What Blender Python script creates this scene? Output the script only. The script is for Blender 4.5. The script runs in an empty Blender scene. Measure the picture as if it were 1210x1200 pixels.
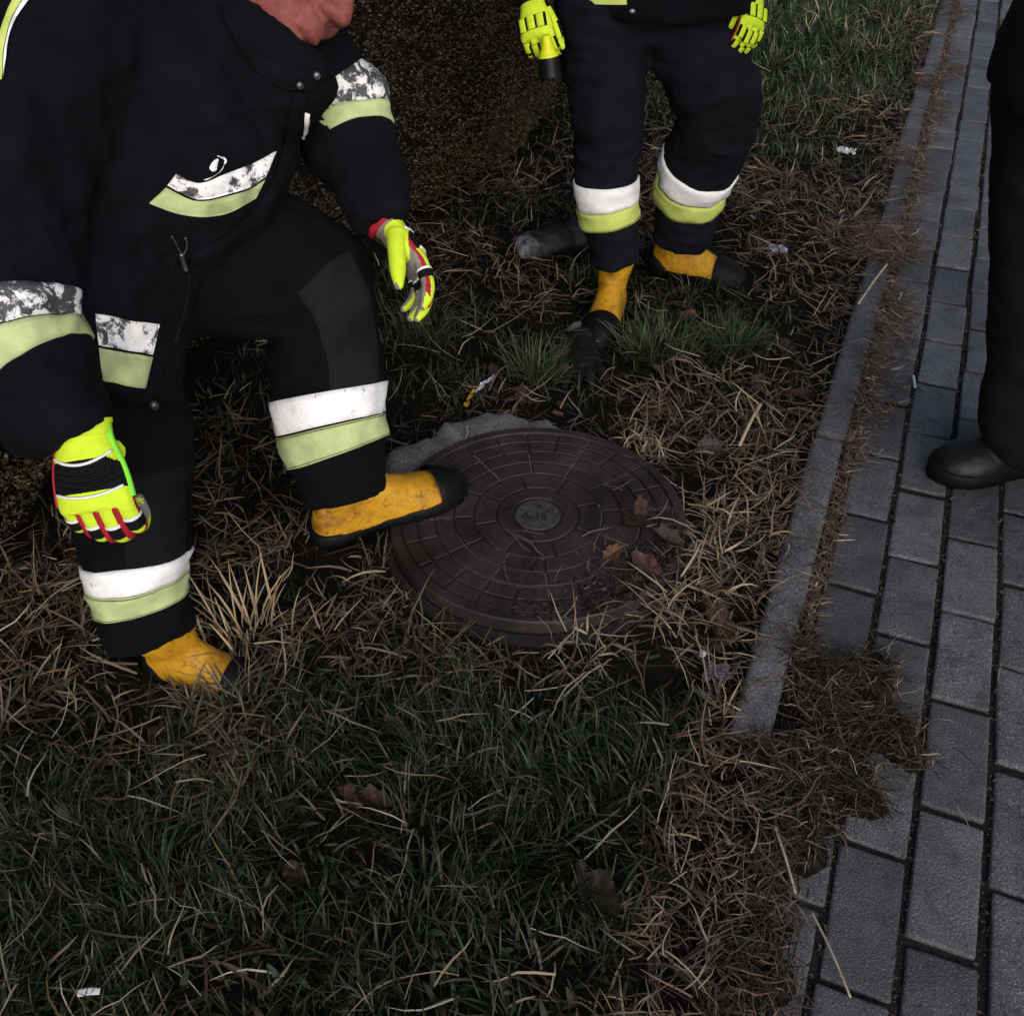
import bpy, bmesh, math, random
import numpy as np
from mathutils import Vector, Matrix, noise
from mathutils.bvhtree import BVHTree

random.seed(7)
rng = np.random.default_rng(11)
S = bpy.context.scene
COL = S.collection
V = Vector
R = math.radians

# ------------------------------------------------------------------ camera
F_PX, PITCH, CAM_H = 1150.0, 40.5, 1.30
cam_d = bpy.data.cameras.new('camera')
cam_d.sensor_width = 36.0
cam_d.lens = 36.0 * F_PX / 1210.0
cam_d.clip_start = 0.02
cam_d.clip_end = 500
cam = bpy.data.objects.new('camera', cam_d)
COL.objects.link(cam)
cam.location = (0, 0, CAM_H)
cam.rotation_euler = (R(90 - PITCH), 0, 0)
S.camera = cam

# ------------------------------------------------------------------ light
world = bpy.data.worlds.new("World")
S.world = world
world.use_nodes = True
wn = world.node_tree.nodes
wn.clear()
wo = wn.new('ShaderNodeOutputWorld')
wb = wn.new('ShaderNodeBackground')
ws = wn.new('ShaderNodeTexSky')
ws.sky_type = 'NISHITA'
ws.sun_disc = False
SUN_EL, SUN_AZ = 26.0, 165.0
ws.sun_elevation = R(SUN_EL)
ws.sun_rotation = R(SUN_AZ)
ws.air_density = 1.0
ws.dust_density = 2.0
wb.inputs['Strength'].default_value = 0.06
world.node_tree.links.new(ws.outputs[0], wb.inputs[0])
world.node_tree.links.new(wb.outputs[0], wo.inputs[0])
sun_d = bpy.data.lights.new('sun', 'SUN')
sun_d.energy = 1.5
sun_d.angle = R(75)
sun_d.color = (1.0, 0.97, 0.94)
sun = bpy.data.objects.new('sun', sun_d)
COL.objects.link(sun)
sv = V((math.sin(R(SUN_AZ)) * math.cos(R(SUN_EL)), math.cos(R(SUN_AZ)) * math.cos(R(SUN_EL)), math.sin(R(SUN_EL))))
sun.rotation_euler = sv.to_track_quat('Z', 'Y').to_euler()
S.view_settings.view_transform = 'Standard'
S.view_settings.look = 'None'
S.view_settings.exposure = 0.76
S.view_settings.gamma = 1.0
S.view_settings.use_curve_mapping = False
S.render.engine = 'CYCLES'

# ------------------------------------------------------------------ survey of the place
# (points measured from the photograph: a sight line and a distance give a place in the world)
_p = R(PITCH)
FWD = V((0, math.cos(_p), -math.sin(_p)))
UP = V((0, math.sin(_p), math.cos(_p)))
RT = V((1, 0, 0))
EYE = V((0, 0, CAM_H))


def ray(px, py):
    return FWD + RT * ((px - 605) / F_PX) - UP * ((py - 600) / F_PX)


def Dp(px, py, depth):
    return EYE + ray(px, py) * depth


def G(px, py, z=0.0):
    d = ray(px, py)
    return EYE + d * ((z - CAM_H) / d.z)


def Wy(px, py, y):
    d = ray(px, py)
    return EYE + d * (y / d.y)


PA = R(22.2)                       # heading of the path
PD = V((math.sin(PA), math.cos(PA), 0))
PN = V((math.cos(PA), -math.sin(PA), 0))


def uv(u, v, z=0.0):
    return PD * u + PN * v + V((0, 0, z))


# ------------------------------------------------------------------ materials
def new_mat(name):
    m = bpy.data.materials.new(name)
    m.use_nodes = True
    nt = m.node_tree
    b = nt.nodes['Principled BSDF']
    return m, nt, b


def noise_node(nt, scale, detail=4, rough=0.6, vec=None, dist=0.0):
    n = nt.nodes.new('ShaderNodeTexNoise')
    n.inputs['Scale'].default_value = scale
    n.inputs['Detail'].default_value = detail
    n.inputs['Roughness'].default_value = rough
    n.inputs['Distortion'].default_value = dist
    if vec is None:
        tc = nt.nodes.new('ShaderNodeTexCoord')
        vec = tc.outputs['Object']
    nt.links.new(vec, n.inputs['Vector'])
    return n


def ramp(nt, fac, stops):
    r = nt.nodes.new('ShaderNodeValToRGB')
    e = r.color_ramp.elements
    while len(e) > 1:
        e.remove(e[-1])
    e[0].position = stops[0][0]
    e[0].color = (*stops[0][1], 1)
    for p, c in stops[1:]:
        k = e.new(p)
        k.color = (*c, 1)
    nt.links.new(fac, r.inputs['Fac'])
    return r


def bump(nt, b, height, strength, dist):
    bn = nt.nodes.new('ShaderNodeBump')
    bn.inputs['Strength'].default_value = strength
    bn.inputs['Distance'].default_value = dist
    nt.links.new(height, bn.inputs['Height'])
    nt.links.new(bn.outputs['Normal'], b.inputs['Normal'])
    return bn


def mix_rgb(nt, mode, fac, a, b):
    m = nt.nodes.new('ShaderNodeMix')
    m.data_type = 'RGBA'
    m.blend_type = mode
    for sock, val in ((m.inputs[0], fac), (m.inputs[6], a), (m.inputs[7], b)):
        if hasattr(val, 'links'):
            nt.links.new(val, sock)
        elif isinstance(val, (int, float)):
            sock.default_value = val
        else:
            sock.default_value = (*val, 1)
    return m.outputs[2]


def simple(name, col, rough=0.8, var=0.25, scale=40, bstr=0.2, bdist=0.002, spec=0.3, metal=0.0, bscale=None):
    m, nt, b = new_mat(name)
    n = noise_node(nt, scale)
    lo = tuple(c * (1 - var) for c in col)
    hi = tuple(min(1, c * (1 + var)) for c in col)
    r = ramp(nt, n.outputs['Fac'], [(0.3, lo), (0.7, hi)])
    nt.links.new(r.outputs['Color'], b.inputs['Base Color'])
    b.inputs['Roughness'].default_value = rough
    b.inputs['Specular IOR Level'].default_value = spec
    b.inputs['Metallic'].default_value = metal
    if bstr:
        n2 = noise_node(nt, bscale or scale * 3)
        bump(nt, b, n2.outputs['Fac'], bstr, bdist)
    return m


def fabric(name, col, rough=0.95, dust=0.0, crease=.30):
    m, nt, b = new_mat(name)
    n = noise_node(nt, 14, 5)
    r = ramp(nt, n.outputs['Fac'], [(0.3, tuple(c * .75 for c in col)), (0.75, tuple(c * 1.35 for c in col))])
    colr = r.outputs['Color']
    if dust:
        n3 = noise_node(nt, 260, 2, 0.8)
        r3 = ramp(nt, n3.outputs['Fac'], [(0.7, (0, 0, 0)), (0.78, (dust, dust, dust))])
        colr = mix_rgb(nt, 'ADD', 1.0, colr, r3.outputs['Color'])
    nt.links.new(colr, b.inputs['Base Color'])
    b.inputs['Roughness'].default_value = rough
    b.inputs['Specular IOR Level'].default_value = 0.12
    w = noise_node(nt, 900, 2)
    bn = bump(nt, b, w.outputs['Fac'], 0.25, 0.001)
    tc = nt.nodes.new('ShaderNodeTexCoord')
    mp = nt.nodes.new('ShaderNodeMapping')
    mp.inputs['Scale'].default_value = (.75, .75, 1.7)
    mp.inputs['Rotation'].default_value = (.2, .45, .1)
    nt.links.new(tc.outputs['Object'], mp.inputs['Vector'])
    cr = noise_node(nt, 7, 1.2, .45, mp.outputs['Vector'], .5)
    rg = ramp(nt, cr.outputs['Fac'], [(.30, (0, 0, 0)), (.5, (1, 1, 1)), (.70, (0, 0, 0))])
    b2 = nt.nodes.new('ShaderNodeBump')
    b2.inputs['Strength'].default_value = crease
    b2.inputs['Distance'].default_value = .02
    nt.links.new(rg.outputs['Color'], b2.inputs['Height'])
    nt.links.new(b2.outputs['Normal'], bn.inputs['Normal'])
    return m


def silver(name, wear, hi=(.92, .92, .95), lo=(.06, .06, .065), scale=38):
    """reflective tape: bright glass-bead film, flaked off to grey backing where worn"""
    m, nt, b = new_mat(name)
    n = noise_node(nt, scale, 8, 0.72, dist=0.3)
    r = ramp(nt, n.outputs['Fac'], [(wear - .025, lo), (wear + .03, hi)])
    n2 = noise_node(nt, 120, 3)
    r2 = ramp(nt, n2.outputs['Fac'], [(0.3, (.88, .88, .88)), (0.6, (1, 1, 1))])
    c = mix_rgb(nt, 'MULTIPLY', 1.0, r.outputs['Color'], r2.outputs['Color'])
    nt.links.new(c, b.inputs['Base Color'])
    b.inputs['Roughness'].default_value = 0.5
    b.inputs['Specular IOR Level'].default_value = 0.5
    bump(nt, b, n.outputs['Fac'], 0.15, 0.002)
    return m


def tinted(name, rough=0.6, spec=0.3, transl=0.0):
    """colour from the per-blade tint attribute"""
    m, nt, b = new_mat(name)
    a = nt.nodes.new('ShaderNodeAttribute')
    a.attribute_name = 'tint'
    nt.links.new(a.outputs['Color'], b.inputs['Base Color'])
    b.inputs['Roughness'].default_value = rough
    b.inputs['Specular IOR Level'].default_value = spec
    return m


M = {}
M['jacket'] = fabric('navy_fire_fabric', (0.0034, 0.0038, 0.0062), dust=0.012)
M['trousers'] = fabric('black_fire_fabric', (0.0027, 0.003, 0.004))
M['trousers2'] = fabric('navy_trouser_fabric', (0.0064, 0.0074, 0.0120))
M['work'] = fabric('charcoal_trouser_fabric', (0.0125, 0.0125, 0.0142), crease=.12)
M['patch'] = fabric('grey_knee_fabric', (0.0105, 0.011, 0.013))
M['patch2'] = fabric('dark_knee_fabric', (0.006, 0.0065, 0.0085))
M['silver_worn'] = silver('worn_silver_tape', 0.52)
M['silver_half'] = silver('half_worn_silver_tape', 0.475)
M['silver_ok'] = silver('scuffed_silver_tape', 0.36, lo=(.3, .3, .31), scale=55)
M['silver_new'] = silver('clean_silver_tape', 0.2, hi=(.94, .95, .98), lo=(.90, .91, .94))
M['lime_faded'] = simple('faded_lime_fabric', (.44, .51, .25), 0.85, .30, 14, .25, .002, .15)
M['lime'] = simple('lime_fabric', (.58, .68, .17), 0.8, .12, 30, .25, .002, .15)
M['stitch'] = simple('olive_thread', (.16, .18, .08), .9, .2, 90, 0)
M['neon'] = simple('neon_glove', (.60, .80, .035), 0.75, .08, 60, .3, .002, .2)
M['neon_green'] = simple('neon_green_edge', (.22, .75, .05), 0.75, .08, 60, .2, .002, .2)
M['black_knit'] = simple('black_knit', (.006, .006, .007), 0.9, .3, 90, .5, .003, .15)
M['white_piping'] = simple('white_piping', (.82, .82, .84), 0.6, .03, 60, 0)
M['red'] = simple('red_glove_edge', (.36, .01, .025), 0.7, .2, 60, .2)
M['palm'] = simple('grey_palm_suede', (.24, .21, .195), 0.85, .25, 60, .4)
M['skin'] = simple('ruddy_skin', (.235, .070, .062), 0.6, .25, 70, .45, .0015, .22, bscale=380)
M['hair'] = simple('brown_hair', (.016, .011, .008), 0.9, .4, 120, .6, .003)
M['eye'] = simple('eye_white', (.30, .28, .27), 0.35, .03, 20, 0)
M['iris'] = simple('iris_dark', (.03, .03, .035), 0.2, .2, 60, 0)
M['sole'] = simple('black_rubber', (.0038, .0038, .0042), 0.6, .35, 50, .3, .002, .18)
M['shoe'] = simple('black_leather', (.0075, .0075, .008), 0.5, .4, 60, .3, .002, .4)
M['metal'] = simple('snap_metal', (.22, .22, .24), 0.4, .1, 50, 0, metal=.9)
M['torch_yellow'] = simple('torch_yellow', (.72, .78, .02), 0.4, .06, 50, .1)
M['torch_black'] = simple('torch_black', (.007, .007, .008), 0.4, .2, 50, .1)


def boot_mat():
    m, nt, b = new_mat('yellow_boot_leather')
    n = noise_node(nt, 16, 6, 0.65)
    r = ramp(nt, n.outputs['Fac'], [(0.30, (.20, .085, .008)), (0.48, (.52, .26, .012)), (0.7, (.66, .36, .02))])
    n2 = noise_node(nt, 70, 5, 0.7, dist=1.2)
    r2 = ramp(nt, n2.outputs['Fac'], [(0.33, (.35, .28, .22)), (0.46, (1, 1, 1))])
    c = mix_rgb(nt, 'MULTIPLY', 0.8, r.outputs['Color'], r2.outputs['Color'])
    nt.links.new(c, b.inputs['Base Color'])
    b.inputs['Roughness'].default_value = 0.55
    b.inputs['Specular IOR Level'].default_value = 0.35
    bump(nt, b, n2.outputs['Fac'], 0.35, 0.003)
    return m


M['boot'] = boot_mat()


def concrete_mat(name, base, scale=1.0, per_object=True, speck=True, rough=.62):
    m, nt, b = new_mat(name)
    tc = nt.nodes.new('ShaderNodeTexCoord')
    oi = nt.nodes.new('ShaderNodeObjectInfo')
    mu = nt.nodes.new('ShaderNodeVectorMath')
    mu.operation = 'MULTIPLY_ADD'
    nt.links.new(oi.outputs['Random'], mu.inputs[0])
    mu.inputs[1].default_value = (37.0, 91.0, 53.0)
    nt.links.new(tc.outputs['Object'], mu.inputs[2])
    pv = mu.outputs[0]
    n = noise_node(nt, 9 * scale, 6, 0.6, pv)
    lo = tuple(c * .72 for c in base)
    hi = tuple(c * 1.25 for c in base)
    c = ramp(nt, n.outputs['Fac'], [(0.3, lo), (0.7, hi)]).outputs['Color']
    if per_object:
        rr = ramp(nt, oi.outputs['Random'], [(0, (.66, .67, .70)), (0.5, (1, 1, 1)), (1, (1.28, 1.25, 1.22))])
        c = mix_rgb(nt, 'MULTIPLY', 1.0, c, rr.outputs['Color'])
    g = noise_node(nt, 320 * scale, 3, 0.75, pv)
    if speck:
        sp = ramp(nt, g.outputs['Fac'], [(0.30, (.3, .3, .3)), (0.46, (.95, .95, .95)), (0.57, (1.05, 1.05, 1.05)), (0.66, (3.2, 3.2, 3.2))])
        c = mix_rgb(nt, 'MULTIPLY', 1.0, c, sp.outputs['Color'])
        g2 = noise_node(nt, 150 * scale, 3, 0.7, pv)
        sp2 = ramp(nt, g2.outputs['Fac'], [(0.33, (.15, .14, .14)), (0.385, (1, 1, 1))])
        c = mix_rgb(nt, 'MULTIPLY', 1.0, c, sp2.outputs['Color'])
    st = noise_node(nt, 15 * scale, 7, 0.75, pv, .8)
    sr = ramp(nt, st.outputs['Fac'], [(0.31, (.34, .32, .31)), (0.54, (1, 1, 1))])
    c = mix_rgb(nt, 'MULTIPLY', .75, c, sr.outputs['Color'])
    nt.links.new(c, b.inputs['Base Color'])
    b.inputs['Roughness'].default_value = rough
    b.inputs['Specular IOR Level'].default_value = 0.55
    bump(nt, b, g.outputs['Fac'], 0.8, 0.004)
    return m


M['paver'] = concrete_mat('paver_concrete', (.096, .096, .108))
M['kerb'] = concrete_mat('kerb_concrete', (.098, .098, .110))
M['collar'] = concrete_mat('old_concrete', (.165, .16, .165), per_object=False)


def iron_mat():
    m, nt, b = new_mat('rusty_cast_iron')
    n = noise_node(nt, 12, 8, 0.7)
    c = ramp(nt, n.outputs['Fac'], [(0.28, (.009, .007, .008)), (0.48, (.026, .0185, .020)), (0.62, (.036, .0225, .023)), (0.78, (.048, .037, .040))]).outputs['Color']
    g = noise_node(nt, 240, 3, 0.8)
    sp = ramp(nt, g.outputs['Fac'], [(0.3, (.4, .4, .4)), (0.45, (1, 1, 1)), (0.6, (1.1, 1.1, 1.1)), (.72, (3.2, 3.1, 3.2))])
    c = mix_rgb(nt, 'MULTIPLY', 1.0, c, sp.outputs['Color'])
    dn = noise_node(nt, 5, 6, .7, dist=.6)
    dr = ramp(nt, dn.outputs['Fac'], [(.38, (.45, .42, .42)), (.5, (1, 1, 1)), (.62, (1.5, 1.42, 1.42))])
    c = mix_rgb(nt, 'MULTIPLY', .9, c, dr.outputs['Color'])
    nt.links.new(c, b.inputs['Base Color'])
    b.inputs['Roughness'].default_value = .62
    b.inputs['Specular IOR Level'].default_value = .35
    bump(nt, b, n.outputs['Fac'], .4, .003)
    return m


M['iron'] = iron_mat()
M['groove_and_rim_shade'] = simple('groove_dirt_and_rim_shade', (.012, .010, .010), .9, .5, 60, .6, .003)
M['boss'] = simple('worn_boss_iron', (.05, .044, .048), .8, .5, 90, .5, .002)
M['groove_dust'] = simple('pale_groove_grit', (.12, .105, .108), .9, .6, 90, .6, .002)


def soil_mat():
    m, nt, b = new_mat('dark_soil')
    n = noise_node(nt, 18, 8, 0.7)
    c = ramp(nt, n.outputs['Fac'], [(0.3, (.004, .0033, .0027)), (0.55, (.010, .0078, .006)), (0.75, (.020, .015, .012))])
    nt.links.new(c.outputs['Color'], b.inputs['Base Color'])
    b.inputs['Roughness'].default_value = .95
    b.inputs['Specular IOR Level'].default_value = .1
    n2 = noise_node(nt, 140, 5, .7)
    bump(nt, b, n2.outputs['Fac'], .9, .008)
    return m


M['soil'] = soil_mat()
M['sand'] = simple('joint_dirt', (.024, .020, .019), .95, .5, 120, .8, .004, .1)
M['blade'] = tinted('grass_blade', .55, .3)
M['straw'] = tinted('straw_blade', .6, .3)
M['hedge_leaf'] = tinted('hedge_leaf', .6, .3)
M['bark'] = simple('hedge_bark', (.02, .015, .011), .9, .4, 60, .5, .004)
M['hedge_core'] = simple('hedge_inner_twigs', (.013, .0105, .0075), 1.0, .6, 60, .8, .01, .05)
M['cap'] = simple('dull_white_plastic', (.38, .38, .40), .6, .1, 60, 0)
M['paper'] = simple('white_paper', (.60, .60, .62), .8, .12, 60, .3)
M['foil'] = simple('pale_blue_foil', (.40, .41, .5), .3, .35, 90, .4, metal=.3)
M['plastic'] = simple('grey_plastic_film', (.13, .13, .155), .3, .4, 90, .4)
M['wrap_yellow'] = simple('yellow_wrapper', (.35, .25, .03), .4, .3, 80, .2)
M['stick'] = simple('dry_stem', (.36, .29, .21), .7, .25, 70, .3)
M['stone'] = concrete_mat('grey_stone', (.12, .115, .115), .8, False)
M['black_cloth'] = simple('black_wrinkled_cloth', (.0055, .0055, .006), .75, .4, 60, .4, .003)


def dark_stone_mat():
    m, nt, b = new_mat('dark_rubber_with_pale_worn_end')
    tc = nt.nodes.new('ShaderNodeTexCoord')
    sx = nt.nodes.new('ShaderNodeSeparateXYZ')
    nt.links.new(tc.outputs['Object'], sx.inputs[0])
    n = noise_node(nt, 30, 7, .75)
    ad = nt.nodes.new('ShaderNodeMath')
    ad.operation = 'MULTIPLY_ADD'
    nt.links.new(sx.outputs['X'], ad.inputs[0])
    ad.inputs[1].default_value = -3.2
    nt.links.new(n.outputs['Fac'], ad.inputs[2])
    r = ramp(nt, ad.outputs[0], [(.74, (.004, .004, .0045)), (.80, (.07, .07, .085)), (1.0, (.17, .17, .20))])
    nt.links.new(r.outputs['Color'], b.inputs['Base Color'])
    b.inputs['Roughness'].default_value = .6
    bump(nt, b, n.outputs['Fac'], .4, .006)
    return m


M['dark_stone'] = dark_stone_mat()
LEAF = []
for i, c in enumerate([(.020, .0115, .0095), (.042, .018, .013), (.075, .036, .031), (.019, .0125, .010), (.085, .04, .02)]):
    LEAF.append(simple('dead_leaf', c, .6, .35, 60, .4, .003))


# ------------------------------------------------------------------ object helpers
def root_of(o):
    while o.parent:
        o = o.parent
    return o


def thing(name, label, cat, loc, group=None):
    o = bpy.data.objects.new(name, None)
    o.empty_display_size = .1
    COL.objects.link(o)
    o.location = loc
    o['label'] = label
    o['category'] = cat
    if group:
        o['group'] = group
    return o


def make_mesh(name, verts, faces, smooth=True):
    me = bpy.data.meshes.new(name)
    me.from_pydata([tuple(v) for v in verts], [], faces)
    me.update()
    if smooth:
        me.polygons.foreach_set('use_smooth', [True] * len(me.polygons))
    return me


def link(name, me, mats, parent=None, shift=True, kind=None):
    """link a mesh given in world coordinates, as a child if parent is set"""
    o = bpy.data.objects.new(name, me)
    COL.objects.link(o)
    if not isinstance(mats, (list, tuple)):
        mats = [mats]
    if not me.materials:
        for m in mats:
            me.materials.append(m)
    if parent:
        if shift:
            me.transform(Matrix.Translation(-root_of(parent).matrix_world.translation if False else -V(root_of(parent).location)))
        o.parent = parent
    if kind:
        o['kind'] = kind
    return o


def tag(o, label, cat, group=None):
    o['label'] = label
    o['category'] = cat
    if group:
        o['group'] = group
    return o


def origin_to(o, loc):
    """put the origin of a top-level mesh at loc"""
    o.data.transform(Matrix.Translation(-V(loc)))
    o.location = loc
    return o


def catmull(p, t):
    n = len(p) - 1
    i = min(int(t * n), n - 1)
    f = t * n - i
    p0, p1, p2, p3 = p[max(i - 1, 0)], p[i], p[i + 1], p[min(i + 2, n)]
    return 0.5 * ((2 * p1) + (p2 - p0) * f + (2 * p0 - 5 * p1 + 4 * p2 - p3) * f * f + (3 * p1 - p0 - 3 * p2 + p3) * f ** 3)


class Tube:
    """a limb or trunk swept along control points (point, half width a along ref, half width b)"""

    def __init__(self, ctrl, ref, n=36, seg=28, wr=0.0, seed=0, fold=(1, 1, 1)):
        P = [V(c[0]) for c in ctrl]
        A = [c[1] for c in ctrl]
        B = [c[2] if len(c) > 2 else c[1] for c in ctrl]
        self.n, self.seg = n, seg
        self.C, self.X, self.Y, self.A, self.B = [], [], [], [], []
        for i in range(n + 1):
            t = i / n
            self.C.append(catmull(P, t))
            self.A.append(catmull(A, t))
            self.B.append(catmull(B, t))
        ref = V(ref).normalized()
        for i in range(n + 1):
            T = (self.C[min(i + 1, n)] - self.C[max(i - 1, 0)]).normalized()
            X = (ref - T * ref.dot(T)).normalized()
            self.X.append(X)
            self.Y.append(T.cross(X))
        self.wr, self.seed = wr, seed

    def frame(self, s):
        x = max(0, min(1, s)) * self.n
        i = min(int(x), self.n - 1)
        f = x - i
        L = lambda a: a[i] * (1 - f) + a[i + 1] * f
        return L(self.C), L(self.X).normalized(), L(self.Y).normalized(), L(self.A), L(self.B)

    def dirn(self, s, th):
        c, X, Y, a, b = self.frame(s)
        d = X * (a * math.cos(th)) + Y * (b * math.sin(th))
        return c, d

    def mesh(self):
        vs, fs = [], []
        for i in range(self.n + 1):
            for j in range(self.seg):
                th = 2 * math.pi * j / self.seg
                d = self.X[i] * (self.A[i] * math.cos(th)) + self.Y[i] * (self.B[i] * math.sin(th))
                k = 1.0
                if self.wr:
                    k += self.wr * noise.noise(V((self.seed + i * 22.0 / self.n, math.cos(th) * 1.1, math.sin(th) * 1.1)))
                vs.append(self.C[i] + d * k)
        s = self.seg
        for i in range(self.n):
            for j in range(s):
                fs.append((i * s + j, i * s + (j + 1) % s, (i + 1) * s + (j + 1) % s, (i + 1) * s + j))
        fs.append(tuple(reversed(range(s))))
        fs.append(tuple(range(self.n * s, self.n * s + s)))
        return vs, fs


def ellipsoid(c, r, rot=None, seg=20, rings=12):
    vs, fs = [], []
    for i in range(rings + 1):
        ph = math.pi * i / rings
        for j in range(seg):
            th = 2 * math.pi * j / seg
            p = V((r[0] * math.sin(ph) * math.cos(th), r[1] * math.sin(ph) * math.sin(th), r[2] * math.cos(ph)))
            if rot is not None:
                p = rot @ p
            vs.append(V(c) + p)
    for i in range(rings):
        for j in range(seg):
            fs.append((i * seg + j, (i + 1) * seg + j, (i + 1) * seg + (j + 1) % seg, i * seg + (j + 1) % seg))
    return vs, fs


def join(parts):
    vs, fs = [], []
    for v, f in parts:
        o = len(vs)
        vs += list(v)
        fs += [tuple(i + o for i in q) for q in f]
    return vs, fs


def modified(me, mods):
    o = bpy.data.objects.new('tmp', me)
    COL.objects.link(o)
    for typ, kw in mods:
        m = o.modifiers.new(typ, typ)
        for k, v in kw.items():
            setattr(m, k, v)
    dg = bpy.context.evaluated_depsgraph_get()
    dg.update()
    out = bpy.data.meshes.new_from_object(o.evaluated_get(dg))
    bpy.data.objects.remove(o)
    bpy.data.meshes.remove(me)
    out.polygons.foreach_set('use_smooth', [True] * len(out.polygons))
    return out


def union(parts, voxel, smooth=4, fac=.5, dec=None):
    vs, fs = join(parts)
    me = make_mesh('union', vs, fs)
    mods = [('REMESH', dict(mode='VOXEL', voxel_size=voxel))]
    if smooth:
        mods.append(('SMOOTH', dict(factor=fac, iterations=smooth)))
    if dec:
        mods.append(('DECIMATE', dict(ratio=dec)))
    return modified(me, mods)


def wrinkle(me, amp, scale, seed=0, stretch=V((1, 1, 1))):
    """cloth folds: ridged noise along the normal"""
    vs = me.vertices
    co = [v.co.copy() for v in vs]
    no = [v.normal.copy() for v in vs]
    o = V((seed * 7.3, seed * 3.1, seed * 5.7))
    for i, v in enumerate(vs):
        p = V((co[i].x * stretch.x, co[i].y * stretch.y, co[i].z * stretch.z)) * scale + o
        h = noise.noise(p) * .65
        r = 1 - abs(noise.noise(p * 1.7 + V((9, 2, 4)))) * 2
        h += r * .35 + noise.noise(p * 3.1) * .18
        v.co = co[i] + no[i] * (h * amp)
    me.update()


def bvh_of(me):
    return BVHTree.FromPolygons([v.co.copy() for v in me.vertices], [tuple(p.vertices) for p in me.polygons])


def shell_grid(rows, closed, thick_dirs=None):
    """grid of points -> faces; rows of equal length"""
    n, m = len(rows), len(rows[0])
    vs = [p for r in rows for p in r]
    fs = []
    for i in range(n - 1):
        for j in range(m if closed else m - 1):
            fs.append((i * m + j, i * m + (j + 1) % m, (i + 1) * m + (j + 1) % m, (i + 1) * m + j))
    return vs, fs


def ring_band(tube, bvh, s0, s1, off=.004, nth=64, ns=5, th0=0, th1=None, tilt=0, tdir=0):
    """strip of fabric sewn round a limb, laid on the finished surface"""
    rows = []
    closed = th1 is None
    span = 2 * math.pi if closed else th1 - th0
    cnt = nth if closed else max(8, int(nth * span / (2 * math.pi)))
    ss = [s0] + [s0 + (s1 - s0) * k / ns for k in range(ns + 1)] + [s1]
    for r, s in enumerate(ss):
        o = -.004 if r in (0, len(ss) - 1) else off
        row = []
        for j in range(cnt + (0 if closed else 1)):
            th = th0 + span * j / cnt
            c, d = tube.dirn(s + tilt * math.cos(th - tdir), th)
            L = d.length
            dn = d / L
            hit = bvh.ray_cast(c + dn * (L * 1.45), -dn, L * 1.4)
            base = hit[0] if hit[0] is not None and -.03 < (hit[0] - c).length - L < .05 else c + d
            e = o
            if not closed and j in (0, cnt):
                e = -.003
            row.append(base + dn * e)
        rows.append(row)
    return shell_grid(rows, closed)


def sewn(px_rows, bvh, off=.004, nu=26, nv=6, far=None):
    """strip or patch sewn on clothing: outline given by sight lines, laid on the garment's own surface.
    px_rows: 2+ polylines (top .. bottom), each a list of photo points."""
    def pl(poly, t):
        P = [V((a, b, 0)) for a, b in poly]
        return catmull(P, t)
    rows = []
    last = None
    n = len(px_rows) - 1
    for i in range(nv + 1):
        t = i / nv
        k = min(int(t * n), n - 1)
        f = t * n - k
        row = []
        for j in range(nu + 1):
            q = pl(px_rows[k], j / nu) * (1 - f) + pl(px_rows[k + 1], j / nu) * f
            d = ray(q.x, q.y).normalized()
            hit = bvh.ray_cast(EYE, d)
            if hit[0] is None:
                p = (last[0] if last else EYE + d * 1.3)
                p = EYE + d * (p - EYE).length
                nn = -d
            else:
                p, nn = hit[0], hit[1]
                if nn.dot(d) > 0:
                    nn = -nn
            last = (p, nn)
            edge = i in (0, nv) or j in (0, nu)
            row.append(p + (nn * .5 - d * .5).normalized() * (off * (0.5 if edge else 1)))
        rows.append(row)
    # tuck the rim into the cloth
    vs, fs = shell_grid(rows, False)
    m = nu + 1
    rim = [j for j in range(m)] + [i * m + nu for i in range(1, nv + 1)] + [nv * m + j for j in range(nu - 1, -1, -1)] + [i * m for i in range(nv - 1, 0, -1)]
    o = len(vs)
    for q in rim:
        d = (vs[q] - EYE).normalized()
        vs.append(vs[q] + d * (off + .004))
    L = len(rim)
    for k in range(L):
        fs.append((rim[k], rim[(k + 1) % L], o + (k + 1) % L, o + k))
    return vs, fs


def wire(pts, r, seg=6, n=None):
    P = [V(p) for p in pts]
    n = n or max(6, len(P) * 4)
    t = (P[-1] - P[0]).normalized()
    ref = V((.31, .52, .79))
    if abs(ref.dot(t)) > .9:
        ref = V((1, 0, 0))
    return Tube([(p, r, r) for p in P], ref, n, seg).mesh()


def add(parent, name, geo, mat, smooth=True):
    return link(name, make_mesh(name, geo[0], geo[1], smooth), mat, parent)


# ------------------------------------------------------------------ setting: ground, path, kerb
COVER_C = V((.05, 1.445, 0))
COVER_R = .290


def gz(x, y):
    """height of the soil"""
    u = x * PD.x + y * PD.y
    v = x * PN.x + y * PN.y
    if v > (.046 if u < .99 else -.030):
        return -.055
    n = noise.noise(V((x * 2.1, y * 2.1, 3.3))) * .022 + noise.noise(V((x * 7, y * 7, 1.3))) * .012
    z = -.018 + n
    z += -.006 * (v > -.03)
    z += -.014 * math.exp(-((v + .06) / .05) ** 2)
    r = math.hypot(x - COVER_C.x, y - COVER_C.y)
    if r < .42:
        k = max(0, min(1, (.42 - r) / .1))
        z = z * (1 - k) + (.006 + n * .35) * k
        hx, hy = x - .385, y - 1.60
        z -= .05 * math.exp(-(hx * hx + hy * hy) / .0028)
    if u > 3.0:
        z += .02 * min(1, (u - 3) / 2)
    return z


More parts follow.
